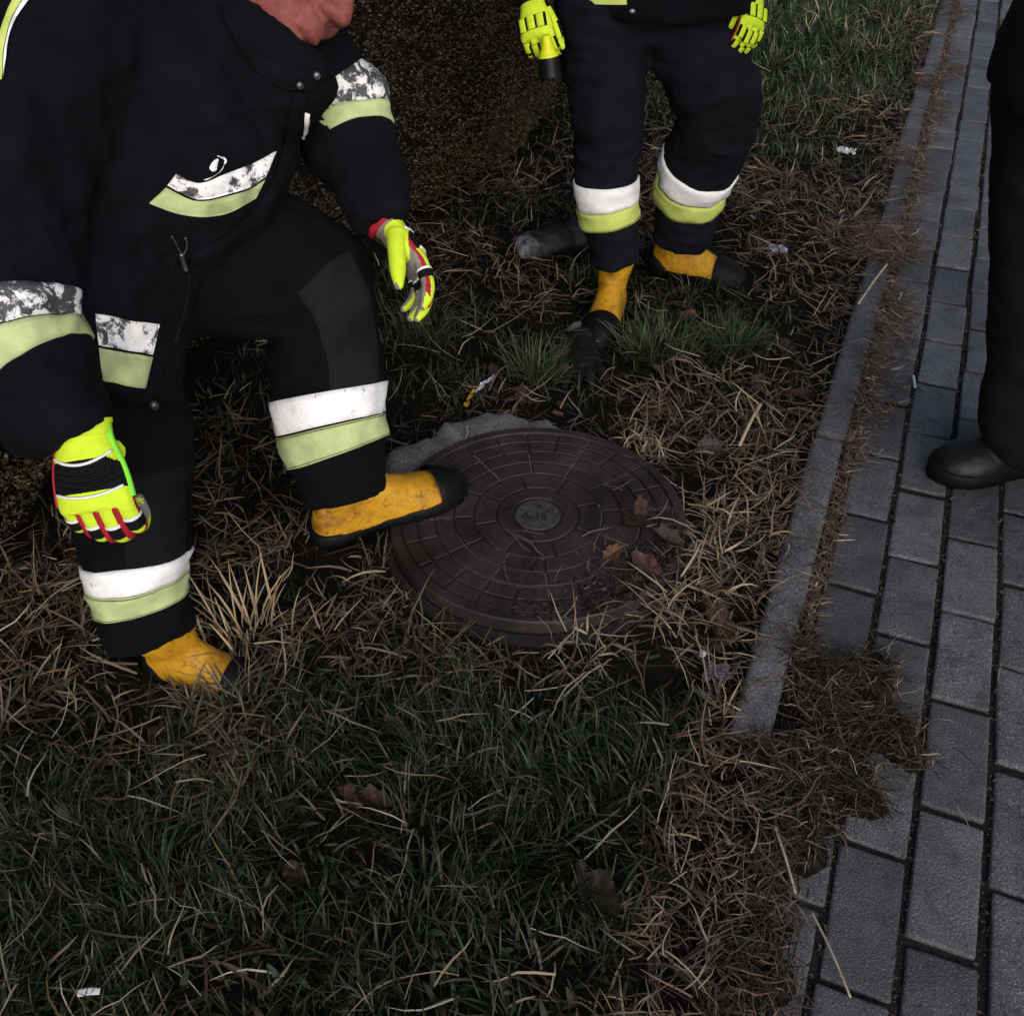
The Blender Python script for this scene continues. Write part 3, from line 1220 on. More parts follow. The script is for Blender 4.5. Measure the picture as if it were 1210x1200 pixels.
# ---- firefighter stepping on the cover -------------------------------------------------
def firefighter_front():
    root = thing('person', 'firefighter in black jacket bending over with his yellow boot on the manhole cover', 'person', (-.45, 1.25, 0))
    # joints
    zc = .052
    ankL = V((-.300, 1.418, .15))
    shinL = [(Dp(409, 588, 1.66), .066, .074), (Dp(402, 556, 1.655), .074, .080), (Dp(390, 506, 1.64), .086, .090), (Dp(384, 420, 1.62), .090, .095), (Dp(374, 345, 1.58), .092, .098), (Dp(325, 318, 1.55), .108, .110), (Dp(245, 312, 1.54), .112, .118), (Dp(140, 330, 1.53), .12, .12)]
    legL = Tube(shinL, RT, 60, 32, .06, 3)
    shinR = [(Dp(181, 752, 1.60), .066, .069), (Dp(169, 715, 1.585), .071, .075), (Dp(161, 672, 1.565), .077, .081), (Dp(157, 600, 1.54), .086, .091), (Dp(152, 530, 1.50), .094, .098), (Dp(130, 455, 1.51), .102, .105), (Dp(102, 380, 1.53), .115, .115), (Dp(92, 340, 1.52), .115, .115)]
    legR = Tube(shinR, RT, 60, 32, .06, 9)
    hip = ellipsoid(Dp(95, 345, 1.54), (.16, .14, .13))
    me = union([legL.mesh(), legR.mesh(), hip], .0085, 3, .5)
    wrinkle(me, .015, 10, 2, V((.8, .8, 1.7)))
    wrinkle(me, .005, 30, 5, V((.7, .7, 1.6)))
    tr = link('trousers', me, M['trousers'], root)
    bv = bvh_of_world(me, root)
    # leg strips
    def sfind(tb, px, py):
        best = min(range(201), key=lambda i: (tb.frame(i / 200)[0] - EYE).cross(ray(px, py).normalized()).length)
        return best / 200
    for tb, py0, py1, py2, px, tl, td in ((legL, 546, 510, 473, 390, .017, 0), (legR, 722, 694, 668, 163, .016, 0)):
        s0, s1, s2 = sfind(tb, px, py0 - 12), sfind(tb, px, py1 - 12), sfind(tb, px, py2 - 12)
        add(tr, 'lime_strip', ring_band(tb, bv, s0, s1 - .004, .004, 72, 5, tilt=tl, tdir=td), M['lime_faded'])
        for f in (.06, .90):
            q = s0 + (s1 - s0) * f
            add(tr, 'stitching', ring_band(tb, bv, q, q + .0022, .0052, 72, 1, tilt=tl, tdir=td), M['stitch'])
        add(tr, 'reflective_strip', ring_band(tb, bv, s1, s2, .0045, 72, 5, tilt=tl, tdir=td), M['silver_ok'])
    add(tr, 'knee_patch', sewn([[(352, 346), (385, 312), (412, 296)], [(372, 375), (410, 345), (437, 345)], [(388, 430), (420, 415), (446, 410)], [(392, 484), (420, 475), (449, 462)]], bv, .003, 18, 22), M['patch'])
    add(tr, 'knee_patch', sewn([[(150, 560), (185, 556), (217, 548)], [(148, 620), (185, 618), (219, 605)], [(147, 672), (185, 672), (218, 655)]], bv, .003, 16, 16), M['patch2'])
    # jacket: trunk, skirt, sleeves, collar
    trunk = Tube([(Dp(88, 466, 1.43), .142, .185), (Dp(90, 430, 1.43), .142, .19), (Dp(98, 365, 1.44), .145, .195), (Dp(125, 265, 1.45), .165, .19), (Dp(192, 165, 1.44), .182, .185), (Dp(255, 88, 1.43), .155, .165), (Dp(310, 48, 1.42), .10, .11)], RT, 48, 40, .03, 4)
    slR = Tube([(Dp(150, 60, 1.36), .11), (Dp(75, 70, 1.27), .11), (Dp(20, 160, 1.22), .104), (Dp(-6, 270, 1.20), .098), (Dp(-6, 350, 1.19), .092), (Dp(16, 420, 1.19), .080), (Dp(52, 468, 1.195), .066), (Dp(82, 498, 1.20), .054), (Dp(92, 510, 1.205), .047)], RT, 54, 30, .07, 12)
    slL = Tube([(Dp(295, 62, 1.46), .10), (Dp(350, 72, 1.50), .086), (Dp(389, 110, 1.53), .072), (Dp(408, 160, 1.54), .066), (Dp(432, 212, 1.53), .055), (Dp(451, 250, 1.52), .043), (Dp(457, 262, 1.52), .038)], RT, 50, 28, .07, 21)
    collar = Tube([(Dp(285, 100, 1.41), .10, .10), (Dp(305, 76, 1.40), .108, .105), (Dp(320, 52, 1.40), .108, .105)], RT, 16, 30, .02, 2)
    shl = ellipsoid(Dp(320, 66, 1.49), (.085, .09, .08))
    me = union([trunk.mesh(), slR.mesh(), slL.mesh(), collar.mesh(), shl], .0085, 4, .5)
    wrinkle(me, .019, 9, 4)
    wrinkle(me, .009, 21, 6)
    jk = link('jacket', me, M['jacket'], root)
    bj = bvh_of_world(me, root)
    sR = lambda py: sfind(slR, -6 + max(0, py - 350) * .30, py)
    add(jk, 'reflective_strip', ring_band(slR, bj, sR(372), sR(411), .0045, 72, 5, tilt=-.012), M['silver_worn'])
    add(jk, 'lime_strip', ring_band(slR, bj, sR(413), sR(452), .004, 72, 5, tilt=-.012), M['lime_faded'])
    sL = lambda px, py: sfind(slL, px, py)
    add(jk, 'reflective_strip', ring_band(slL, bj, sL(386, 104), sL(400, 141), .0045, 64, 5, -1.75, 1.9), M['silver_worn'])
    add(jk, 'lime_strip', ring_band(slL, bj, sL(401, 143), sL(412, 172), .004, 64, 5, -1.75, 1.9), M['lime_faded'])
    # chest strip, right half
    top = [(208, 205), (236, 216), (270, 204), (300, 192), (326, 178)]
    mid = [(197, 219), (232, 235), (266, 230), (292, 222), (314, 209)]
    bot = [(176, 240), (204, 251), (236, 256), (268, 252), (302, 234)]
    mid2 = [(x + (b[0] - x) * .06, y + (b[1] - y) * .06 + 1) for (x, y), b in zip(mid, bot)]
    add(jk, 'reflective_strip', sewn([top, mid], bj, .005), M['silver_half'])
    add(jk, 'lime_strip', sewn([mid2, bot], bj, .0045), M['lime_faded'])
    # skirt strip, right half
    top = [(112, 371), (128, 373), (155, 379), (188, 383)]
    mid = [(116, 408), (132, 411), (155, 415), (180, 419)]
    bot = [(120, 450), (134, 452), (150, 456), (171, 459)]
    mid2 = [(x, y + 3) for x, y in mid]
    add(jk, 'reflective_strip', sewn([top, mid], bj, .005), M['silver_half'])
    add(jk, 'lime_strip', sewn([mid2, bot], bj, .0045), M['lime_faded'])
    # strap over the far upper arm, at the photo's left edge
    a, b = [(-14, 98), (-6, 60), (8, 15), (25, -16)], [(2, 95), (4, 60), (14, 22), (33, -10)]
    c = [(10, 45), (14, 34), (24, 15), (44, -12)]
    add(jk, 'lime_strip', sewn([a, b], bj, .005, 16, 4), M['lime'])
    add(jk, 'reflective_strip', sewn([[(p[0] + 1, p[1]) for p in b], c], bj, .005, 16, 4), M['silver_ok'])
    # left half of the chest strip, a sliver beyond the placket
    add(jk, 'reflective_strip', sewn([[(360, 132), (359, 148), (357, 164)], [(366, 134), (364, 150), (361, 165)]], bj, .006, 10, 3), M['silver_new'])
    # storm flap (placket), collar edge, zip, snaps, badge
    add(jk, 'placket', sewn([[(346, 108), (336, 160), (314, 225), (268, 275), (222, 300)], [(362, 110), (354, 165), (334, 230), (284, 290), (232, 312)]], bj, .010, 30, 4), M['jacket'])
    cl = sewn([[(262, 8), (300, 55), (340, 78), (388, 82)], [(268, 30), (298, 78), (335, 104), (372, 106)]], bj, .012, 24, 5)
    cf = add(jk, 'collar_flap', cl, M['jacket'])
    def snap(px, py, r=.0042, bvh=bj, par=jk):
        d = ray(px, py).normalized()
        h = bvh.ray_cast(EYE, d)
        if h[0] is None:
            return
        n = h[1] if h[1].dot(d) < 0 else -h[1]
        p = h[0] + n * .0125
        Mx = frame(p, n.orthogonal(), n)
        pr = [(0, .0022), (r * .55, .0022), (r * .75, .0008), (r, .0026), (r * 1.15, .0), (r * 1.15, -.005)]
        vs, fs = [], []
        for rr_, z in pr:
            for j in range(16):
                vs.append(Mx @ V((rr_ * math.cos(j * math.pi / 8), rr_ * math.sin(j * math.pi / 8), z)))
        for i in range(len(pr) - 1):
            for j in range(16):
                fs.append((i * 16 + j, (i + 1) * 16 + j, (i + 1) * 16 + (j + 1) % 16, i * 16 + (j + 1) % 16))
        add(par, 'snap_button', (vs, fs), M['metal'])
    snap(371, 86), snap(350, 97), snap(177, 473, .005)
    zp = []
    for px, py in ((223, 325), (222, 345), (218, 368), (212, 388), (208, 404)):
        d = ray(px, py).normalized()
        h = bj.ray_cast(EYE, d)
        zp.append((h[0] if h[0] is not None else EYE + d * 1.3) - d * .006)
    # zip teeth
    tv = []
    for i in range(34):
        p = catmull(zp, i / 33)
        q = catmull(zp, min(1, i / 33 + .02)) - catmull(zp, max(0, i / 33 - .02))
        Mx = frame(p, q, -ray(215, 360))
        tv.append(xf(ellipsoid((0, 0, 0), (.0032, .0011, .0014), None, 6, 4), Mx))
    add(jk, 'zip', join(tv), M['patch'])
    for pts, r in (([(203, 279), (208, 288), (214, 300)], .0012), ([(219, 281), (221, 289), (219, 297), (215, 303)], .0013), ([(214, 300), (217, 311), (220, 320)], .0034)):
        P = []
        for px, py in pts:
            d = ray(px, py).normalized()
            h = bj.ray_cast(EYE, d)
            P.append((h[0] if h[0] is not None else zp[0]) - d * .011)
        add(jk, 'zip_pull', wire(P, r, 8, 14), M['metal'])
    for poly in ([[(255, 184), (262, 188), (264, 196), (258, 205), (244, 213)], [(258, 184), (265, 190), (262, 199), (254, 208), (240, 212)]],
                 [[(257, 187), (250, 191), (246, 198), (250, 203)], [(257, 189), (256, 196), (255, 201), (252, 203)]]):
        add(jk, 'badge', sewn(poly, bj, .009, 14, 4), M['silver_ok'])
    # boots
    zc = .052
    make_boot(root, (-.372, 1.362, zc + .003), (-.100, 1.515, zc + .003), M['boot'], shaft_top=ankL + V((-.005, 0, .10)), heel_black=False, cap0=.226)
    hR = G(178, 783)
    make_boot(root, V((-.640, 1.130, -.034)), V((-.430, 1.075, -.058)), M['boot'], shaft_top=V((-.590, 1.105, .115)), scale=.92)
    # gloves
    tocam = -FWD
    make_glove(root, Dp(97, 513, 1.20), -UP * 1 + RT * .16 + FWD * .12, tocam + UP * .12, -1, [(38, 75, 60)] * 4, (-.75, .65, -.95), 'A', .3, 'neon', .96, .016)
    g, _, _ = make_glove(root, Dp(460, 268, 1.52), RT * .56 - UP * .82, RT * .82 + UP * .56 - tocam * .30, 1, [20, 24, 27, 30], (.26, .95, -.66), 'A', .5, 'palm', .85, .05)
    cuffr = Tube([(Dp(455, 261, 1.515), .033, .031), (Dp(459, 267, 1.515), .034, .032)], RT, 6, 24).mesh()
    add(g, 'cuff_edge', cuffr, M['red'])
    # head and the body inside the clothes
    Fd = RT * .80 - UP * .58 + tocam * .22
    Ud = RT * .58 + UP * .80
    hm = frame(Dp(338, -42, 1.36), Fd, Ud)
    B = []
    B.append(Tube([(Dp(95, 350, 1.48), .12), (Dp(140, 265, 1.46), .12), (Dp(230, 150, 1.45), .12), (Dp(325, 50, 1.42), .06)], RT, 16, 20))
    for tb, k in ((slR, .6), (slL, .6), (legL, .55), (legR, .6)):
        n = tb.n
        B.append(Tube([(tb.C[int(i * n / 8)], tb.A[int(i * n / 8)] * k, tb.B[int(i * n / 8)] * k) for i in range(9)], RT, 24, 16))
    make_body(root, hm, Dp(325, 40, 1.42), B)


firefighter_front()


# ---- firefighter standing behind ---------------------------------------------------------
def upper_body(root, hipc, face, tall, sh_w, mat, hip_r, arms, extra_limbs, hem_z, head_tilt=.35):
    """jacket, sleeves, collar and head of a standing person; returns the jacket and its tubes"""
    face = V(face).normalized()
    left = V((0, 0, 1)).cross(face)
    hip = V(hipc)
    neck = V((hip.x, hip.y, tall * .845)) + face * .03
    trunk = Tube([(V((hip.x, hip.y, hem_z)), hip_r + .005, hip_r * .82), (hip + V((0, 0, .1)), hip_r, hip_r * .78), (hip.lerp(neck, .5), hip_r * .98, hip_r * .76), (hip.lerp(neck, .82), sh_w * .98, hip_r * .72), (neck, .085, .085)], left, 36, 36, .03, 7)
    collar = Tube([(neck - V((0, 0, .04)), .10, .10), (neck + V((0, 0, .05)), .085, .088)], left, 8, 24)
    sl = []
    for s, (elb, wr) in arms:
        shd = hip.lerp(neck, .88) + left * (s * sh_w * .92)
        sl.append(Tube([(shd - left * s * .06, .09), (shd, .085), (shd.lerp(V(elb), .5), .075), (V(elb), .070), (V(elb).lerp(V(wr), .6), .062), (V(wr), .056)], face, 36, 24, .06, 5 + s))
    me = union([trunk.mesh(), collar.mesh()] + [t.mesh() for t in sl], .011, 3, .5)
    wrinkle(me, .010, 9, 8)
    jk = link('jacket', me, mat, root)
    bj = bvh_of_world(me, root)
    hm = frame(neck + V((0, 0, .17)) + face * .05, face - V((0, 0, head_tilt)), V((0, 0, 1)))
    B = [Tube([(hip, .10), (hip.lerp(neck, .5), .11), (neck, .055)], left, 12, 18)]
    for tb in sl + extra_limbs:
        n = tb.n
        B.append(Tube([(tb.C[int(i * n / 8)], tb.A[int(i * n / 8)] * .55, tb.B[int(i * n / 8)] * .55) for i in range(9)], (.1, .3, 1), 20, 14) if tb in sl else
                 Tube([(tb.C[int(i * n / 8)], tb.A[int(i * n / 8)] * .55, tb.B[int(i * n / 8)] * .55) for i in range(9)], RT, 20, 14))
    make_body(root, hm, neck - V((0, 0, .02)), B)
    return jk, bj, trunk, sl


def firefighter_back():
    root = thing('person', 'firefighter standing behind the cover in dark trousers with bright clean strips, holding a torch', 'person', (.42, 2.43, 0))
    YD = 2.42
    legR = Tube([(Wy(728, 306, 2.36), .060, .066), (Wy(724, 268, 2.365), .068, .072), (Wy(718, 228, 2.37), .074, .078), (Wy(717, 170, 2.38), .080, .085), (Wy(715, 110, 2.39), .090, .095), (Wy(713, 50, 2.41), .102, .11), (Wy(718, 5, 2.43), .112, .12)], RT, 56, 30, .05, 31)
    legL = Tube([(Wy(806, 282, 2.52), .078, .080), (Wy(812, 250, 2.50), .082, .084), (Wy(819, 212, 2.47), .090, .092), (Wy(838, 168, 2.42), .096, .098), (Wy(849, 132, 2.38), .098, .10), (Wy(838, 90, 2.39), .100, .105), (Wy(820, 50, 2.42), .104, .11), (Wy(795, 5, 2.44), .112, .12)], RT, 60, 30, .06, 37)
    hip = ellipsoid(Wy(760, 0, 2.46), (.20, .15, .10))
    me = union([legR.mesh(), legL.mesh(), hip], .009, 3, .5)
    wrinkle(me, .015, 9, 12, V((.7, .7, 1.8)))
    wrinkle(me, .006, 26, 3, V((.7, .7, 1.6)))
    tr = link('trousers', me, M['trousers2'], root)
    bv = bvh_of_world(me, root)

    def sfind(tb, px, py):
        return min(range(201), key=lambda i: (tb.frame(i / 200)[0] - EYE).cross(ray(px, py).normalized()).length) / 200
    for tb, a, b, c in ((legR, (722, 260), (720, 238), (718, 211)), (legL, (809, 238), (817, 214), (826, 189))):
        s0, s1, s2 = sfind(tb, *a), sfind(tb, *b), sfind(tb, *c)
        add(tr, 'lime_strip', ring_band(tb, bv, s0, s1 - .004, .004, 64, 5), M['lime'])
        q = s0 + (s1 - s0) * .07
        add(tr, 'stitching', ring_band(tb, bv, q, q + .0028, .0052, 64, 1), M['stitch'])
        add(tr, 'reflective_strip', ring_band(tb, bv, s1, s2, .0045, 64, 5), M['silver_new'])
    add(tr, 'knee_patch', sewn([[(806, 142), (850, 120), (890, 106)], [(803, 160), (850, 150), (893, 135)], [(798, 182), (840, 180), (885, 170)]], bv, .003, 18, 12), M['patch2'])
    # jacket
    hipc = V((.335, 2.445, .78))
    handR = Wy(629, 4, 2.36)
    handL = Wy(889, -8, 2.40)
    jk, bj, trunk, sl = upper_body(root, hipc, (-.15, -1, 0), 1.72, .20, M['jacket'], .22, [(-1, (handR + V((-.03, .05, .22)), handR + V((.0, .0, .03)))), (1, (handL + V((.05, .06, .22)), handL + V((0, .0, .03))))], [legR, legL], .728)
    add(jk, 'lime_strip', sewn([[(664, -24), (700, -20), (741, -19)], [(664, 1), (700, 5), (741, 6)]], bj, .006, 18, 4), M['lime'])
    add(jk, 'lime_strip', ring_band(trunk, bj, .16, .2, .005, 72, 3), M['lime'])
    add(jk, 'reflective_strip', ring_band(trunk, bj, .205, .25, .005, 72, 3), M['silver_new'])
    for t in sl:
        add(jk, 'lime_strip', ring_band(t, bj, .60, .66, .004, 48, 3), M['lime'])
        add(jk, 'reflective_strip', ring_band(t, bj, .53, .595, .004, 48, 3), M['silver_new'])
    d = ray(747, 14).normalized()
    h = bj.ray_cast(EYE, d)
    hb = (h[0] if h[0] is not None else EYE + d * 2.6) - d * .004
    add(jk, 'snap_button', ellipsoid(hb, (.008, .004, .006), None, 12, 8), M['metal'])
    # boots
    make_boot(root, Wy(730, 330, 2.40) * 0 + V((.285, 2.435, -.022)), V((.215, 2.165, -.02)), M['boot'], shaft_top=V((.278, 2.37, .2)), w=.05)
    make_boot(root, V((.405, 2.63, -.022)), V((.655, 2.52, -.022)), M['boot'], shaft_top=V((.455, 2.60, .2)))
    # gloves
    tocam = -FWD
    g, MxR, _ = make_glove(root, handR, -UP * 1 + RT * .16, tocam * .9 - RT * .35, -1, [56, 56, 56, 58], (.30, .85, -.5), 'B', .6, 'black_knit', .80, .05)
    make_glove(root, handL, -UP * 1 - RT * .03, tocam * .75 + RT * .5, 1, [34, 36, 38, 42], (.35, .85, -.4), 'B', .6, 'black_knit', .78, .05)
    # torch held in the right hand
    A = Wy(645, 42, 2.275)
    Bp = Wy(651, 91, 2.265)
    ax = (Bp - A).normalized()
    L = (Bp - A).length
    t = thing('torch', 'yellow hand torch with black head, pointing down in the standing firefighter\'s glove', 'torch', A)
    bd = Tube([(A, .009), (A + ax * (L * .25), .013), (A + ax * (L * .40), .018), (A + ax * (L * .52), .0235)], RT, 24, 24)
    add(t, 'barrel', bd.mesh(), M['torch_yellow'])
    hd = Tube([(A + ax * (L * .515), .0235), (A + ax * (L * .54), .0245), (A + ax * (L * .9), .0245), (A + ax * L, .0255)], RT, 16, 24)
    add(t, 'head', hd.mesh(), M['torch_black'])
    rg = Tube([(A + ax * (L * .93), .0262), (A + ax * (L * .985), .0262)], RT, 4, 24)
    add(t, 'bezel', rg.mesh(), M['torch_black'])


firefighter_back()


# ---- bystander on the path -----------------------------------------------------------------
def bystander():
    root = thing('person', 'person standing on the pavers at the right edge in charcoal trousers and black shoe', 'person', (1.05, 1.55, 0))
    y = 1.665
    legA = Tube([(V((1.128, 1.662, .068)), .092, .094), (V((1.112, 1.658, .10)), .106, .103), (V((1.074, 1.655, .16)), .108, .100), (V((1.046, 1.655, .30)), .104, .100), (V((.990, 1.655, .48)), .100, .102), (V((.935, 1.655, .68)), .108, .112), (V((.905, 1.645, .85)), .13, .13)], RT, 50, 32, .05, 51)
    legB = Tube([(V((1.28, 1.30, .055)), .10, .10), (V((1.27, 1.30, .12)), .108, .104), (V((1.22, 1.32, .3)), .105, .10), (V((1.15, 1.36, .48)), .104, .104), (V((1.05, 1.42, .70)), .115, .115), (V((.99, 1.46, .86)), .13, .13)], RT, 44, 30, .05, 57)
    hip = ellipsoid(V((.965, 1.55, .90)), (.15, .20, .13))
    me = union([legA.mesh(), legB.mesh(), hip], .009, 4, .5)
    wrinkle(me, .007, 6, 14, V((.9, .9, 1.2)))
    wrinkle(me, .0025, 24, 15, V((.7, .7, 1.8)))
    link('trousers', me, M['work'], root)
    make_boot(root, V((1.195, 1.69, -.01)), V((.905, 1.64, -.01)), M['shoe'], 'shoe', shaft_top=V((1.12, 1.668, .14)), toe_black=False, scale=1.22)
    make_boot(root, V((1.33, 1.33, -.01)), V((1.05, 1.26, -.01)), M['shoe'], 'shoe', shaft_top=V((1.265, 1.31, .14)), toe_black=False)
    upper_body(root, (.945, 1.575, .95), (-1, -.1, 0), 1.80, .20, M['work'], .221, [(-1, ((1.04, 1.86, 1.25), (.90, 1.86, 1.08))), (1, ((1.08, 1.27, 1.25), (.96, 1.22, 1.08)))], [legA, legB], .79)
    make_glove(root, V((.895, 1.862, 1.07)), V((-.35, 0, -1)), V((.1, 1, 0)), -1, 28, (.4, .85, -.3), 'C', .6, 'black_knit', .9, .04)
    make_glove(root, V((.955, 1.217, 1.07)), V((-.35, 0, -1)), V((.1, -1, 0)), 1, 28, (.4, .85, -.3), 'C', .6, 'black_knit', .9, .04)


bystander()


# ------------------------------------------------------------------ hedge
def build_hedge():
    root = thing('hedge', 'tall clipped dark brown-green hedge running behind the firefighters beside the verge', 'hedge', uv(2.5, -1.5, 0))

    def front(u):
        if u < 2.0:
            return -1.42
        if u < 3.5:
            t = (u - 2) / 1.5
            return -1.42 + .25 * t * t * (3 - 2 * t)
        return -1.17 + .02 * math.sin(u * 2)
    N = 400000
    u = -1.0 + 8.5 * rng.random(N) ** 1.0
    # more leaves where the hedge is near and seen
    z = .03 + 1.75 * rng.random(N) ** 1.15
    depth = rng.exponential(.035, N)
    fr = np.array([front(a) for a in u])
    bulge = np.array([noise.noise(V((a * 1.6, b * 1.9, 4.0))) * .09 + noise.noise(V((a * 6, b * 6, 1.0))) * .045 for a, b in zip(u, z)])
    low = np.clip((.22 - z) / .22, 0, 1)
    v = fr - depth + bulge - low * .10
    # a share on the top face
    top = rng.random(N) < .10
    z[top] = 1.78 + bulge[top] + rng.normal(0, .03, top.sum())
    v[top] = fr[top] - rng.random(top.sum()) * .75
    px = PD.x * u + PN.x * v
    py = PD.y * u + PN.y * v
    c = np.stack([px, py, z], 1)
    outw = np.array([PN.x, PN.y, .35])
    d = rng.normal(0, .75, (N, 3)) + outw
    d /= np.linalg.norm(d, axis=1)[:, None]
    s = rng.normal(0, 1, (N, 3))
    s -= d * (s * d).sum(1)[:, None]
    s /= np.linalg.norm(s, axis=1)[:, None]
    ln = rng.uniform(.006, .016, N)[:, None]
    wd = rng.uniform(.0014, .0034, N)[:, None]
    V4 = np.stack([c, c + d * ln * .5 + s * wd, c + d * ln, c + d * ln * .5 - s * wd], 1)
    base = np.array([(.050, .043, .024), (.066, .046, .027), (.036, .039, .021), (.095, .062, .034), (.15, .115, .075)])
    k = rng.choice(5, N, p=[.34, .32, .24, .07, .03])
    tint = base[k] * rng.uniform(.6, 1.35, N)[:, None]
    add_cards(root, 'foliage', V4, tint, M['hedge_leaf'])
    # dense inner twigs
    vs, fs = [], []
    us = np.arange(-1.2, 7.8, .12)
    zs = np.linspace(-.06, 1.68, 16)
    for a in us:
        for b in zs:
            off = noise.noise(V((a * 1.6, b * 1.9, 4.0))) * .09 - .085 - .12 * max(0, (.25 - b) / .25)
            vs.append(uv(a, front(a) + off, b))
        vs.append(uv(a, front(a) - .9, 1.68))
        vs.append(uv(a, front(a) - .9, -.06))
    m = len(zs) + 2
    for i in range(len(us) - 1):
        for j in range(m):
            fs.append((i * m + j, i * m + (j + 1) % m, (i + 1) * m + (j + 1) % m, (i + 1) * m + j))
    fs.append(tuple(range(m)))
    fs.append(tuple(reversed(range((len(us) - 1) * m, len(us) * m))))
    add(root, 'inner_twigs', (vs, fs), M['hedge_core'])
    rr = random.Random(2)
    for a in np.arange(-.6, 7.2, .38):
        a = float(a) + rr.uniform(-.06, .06)
        b = uv(a, front(a) - .20, -.05)
        add(root, 'stem', wire([b, b + V((rr.uniform(-.03, .03), rr.uniform(-.03, .03), .3)), b + V((rr.uniform(-.05, .05), rr.uniform(-.05, .05), .8))], .016, 7, 10), M['bark'])


def add_cards(parent, name, V4, tint, mat, kind='stuff'):
    """many small quads as one mesh: V4 (n,4,3), tint (n,3)"""
    n, q = V4.shape[0], V4.shape[1]
    me = bpy.data.meshes.new(name)
    co = V4.reshape(-1, 3).astype(np.float32)
    if parent:
        co = co - np.array(parent.location, dtype=np.float32)
    me.vertices.add(n * q)
    me.vertices.foreach_set('co', co.ravel())
    me.loops.add(n * q)
    me.loops.foreach_set('vertex_index', np.arange(n * q, dtype=np.int32))
    me.polygons.add(n)
    me.polygons.foreach_set('loop_start', np.arange(0, n * q, q, dtype=np.int32))
    me.polygons.foreach_set('loop_total', np.full(n, q, dtype=np.int32))
    me.update(calc_edges=True)
    at = me.attributes.new('tint', 'FLOAT_COLOR', 'POINT')
    col = np.ones((n, q, 4), dtype=np.float32)
    col[:, :, :3] = tint[:, None, :]
    at.data.foreach_set('color', col.ravel())
    me.materials.append(mat)
    o = bpy.data.objects.new(name, me)
    COL.objects.link(o)
    if parent:
        o.parent = parent
    if kind:
        o['kind'] = kind
    return o


build_hedge()


# ------------------------------------------------------------------ grass and straw
def ribbons(name, root, az, inc0, curl, length, width, tint, mat, nseg=4, twist=None, kink=None):
    """curved blades: root (n,3), azimuth, start lean from vertical, change of lean, length, width"""
    n = len(root)
    pts = [root]
    p = root.copy()
    th = inc0.copy()
    a = az.copy()
    step = length / nseg
    for k in range(nseg):
        d = np.stack([np.sin(th) * np.sin(a), np.sin(th) * np.cos(a), np.cos(th)], 1)
        p = p + d * step[:, None]
        pts.append(p)
        th = th + curl / nseg
        if kink is not None:
            a = a + kink[:, k]
    side = np.stack([np.cos(az), -np.sin(az), np.zeros(n)], 1)
    if twist is not None:
        side = side * np.cos(twist)[:, None] + np.array([0, 0, 1.0])[None] * np.sin(twist)[:, None]
    prof = np.array([.8, 1, .9, .65, .12])[:nseg + 1] if nseg == 4 else np.linspace(1, .4, nseg + 1)
    vs = np.zeros((n, nseg + 1, 2, 3), dtype=np.float32)
    for k in range(nseg + 1):
        w = side * (width * prof[k])[:, None]
        vs[:, k, 0] = pts[k] - w
        vs[:, k, 1] = pts[k] + w
    nv = (nseg + 1) * 2
    me = bpy.data.meshes.new(name)
    me.vertices.add(n * nv)
    me.vertices.foreach_set('co', vs.ravel())
    quad = np.array([[2 * k, 2 * k + 1, 2 * k + 3, 2 * k + 2] for k in range(nseg)]).ravel()
    idx = (np.arange(n)[:, None] * nv + quad[None]).astype(np.int32)
    me.loops.add(n * nseg * 4)
    me.loops.foreach_set('vertex_index', idx.ravel())
    me.polygons.add(n * nseg)
    me.polygons.foreach_set('loop_start', np.arange(0, n * nseg * 4, 4, dtype=np.int32))
    me.polygons.foreach_set('loop_total', np.full(n * nseg, 4, dtype=np.int32))
    me.update(calc_edges=True)
    me.polygons.foreach_set('use_smooth', [True] * (n * nseg))
    at = me.attributes.new('tint', 'FLOAT_COLOR', 'POINT')
    col = np.ones((n, nv, 4), dtype=np.float32)
    col[:, :, :3] = tint[:, None, :]
    at.data.foreach_set('color', col.ravel())
    me.materials.append(mat)
    o = bpy.data.objects.new(name, me)
    COL.objects.link(o)
    o['kind'] = 'stuff'
    return o


def vnoise(x, y, sc, seed):
    return np.array([noise.noise(V((a * sc, b * sc, seed))) for a, b in zip(x, y)])


def blobs(x, y, lst):
    """soft patches at places measured on the ground: (px, py, radius m, weight)"""
    out = np.zeros(len(x))
    for px, py, r, w in lst:
        c = G(px, py)
        out = np.maximum(out, w * np.exp(-((x - c.x) ** 2 + (y - c.y) ** 2) / (r * r)))
    return out


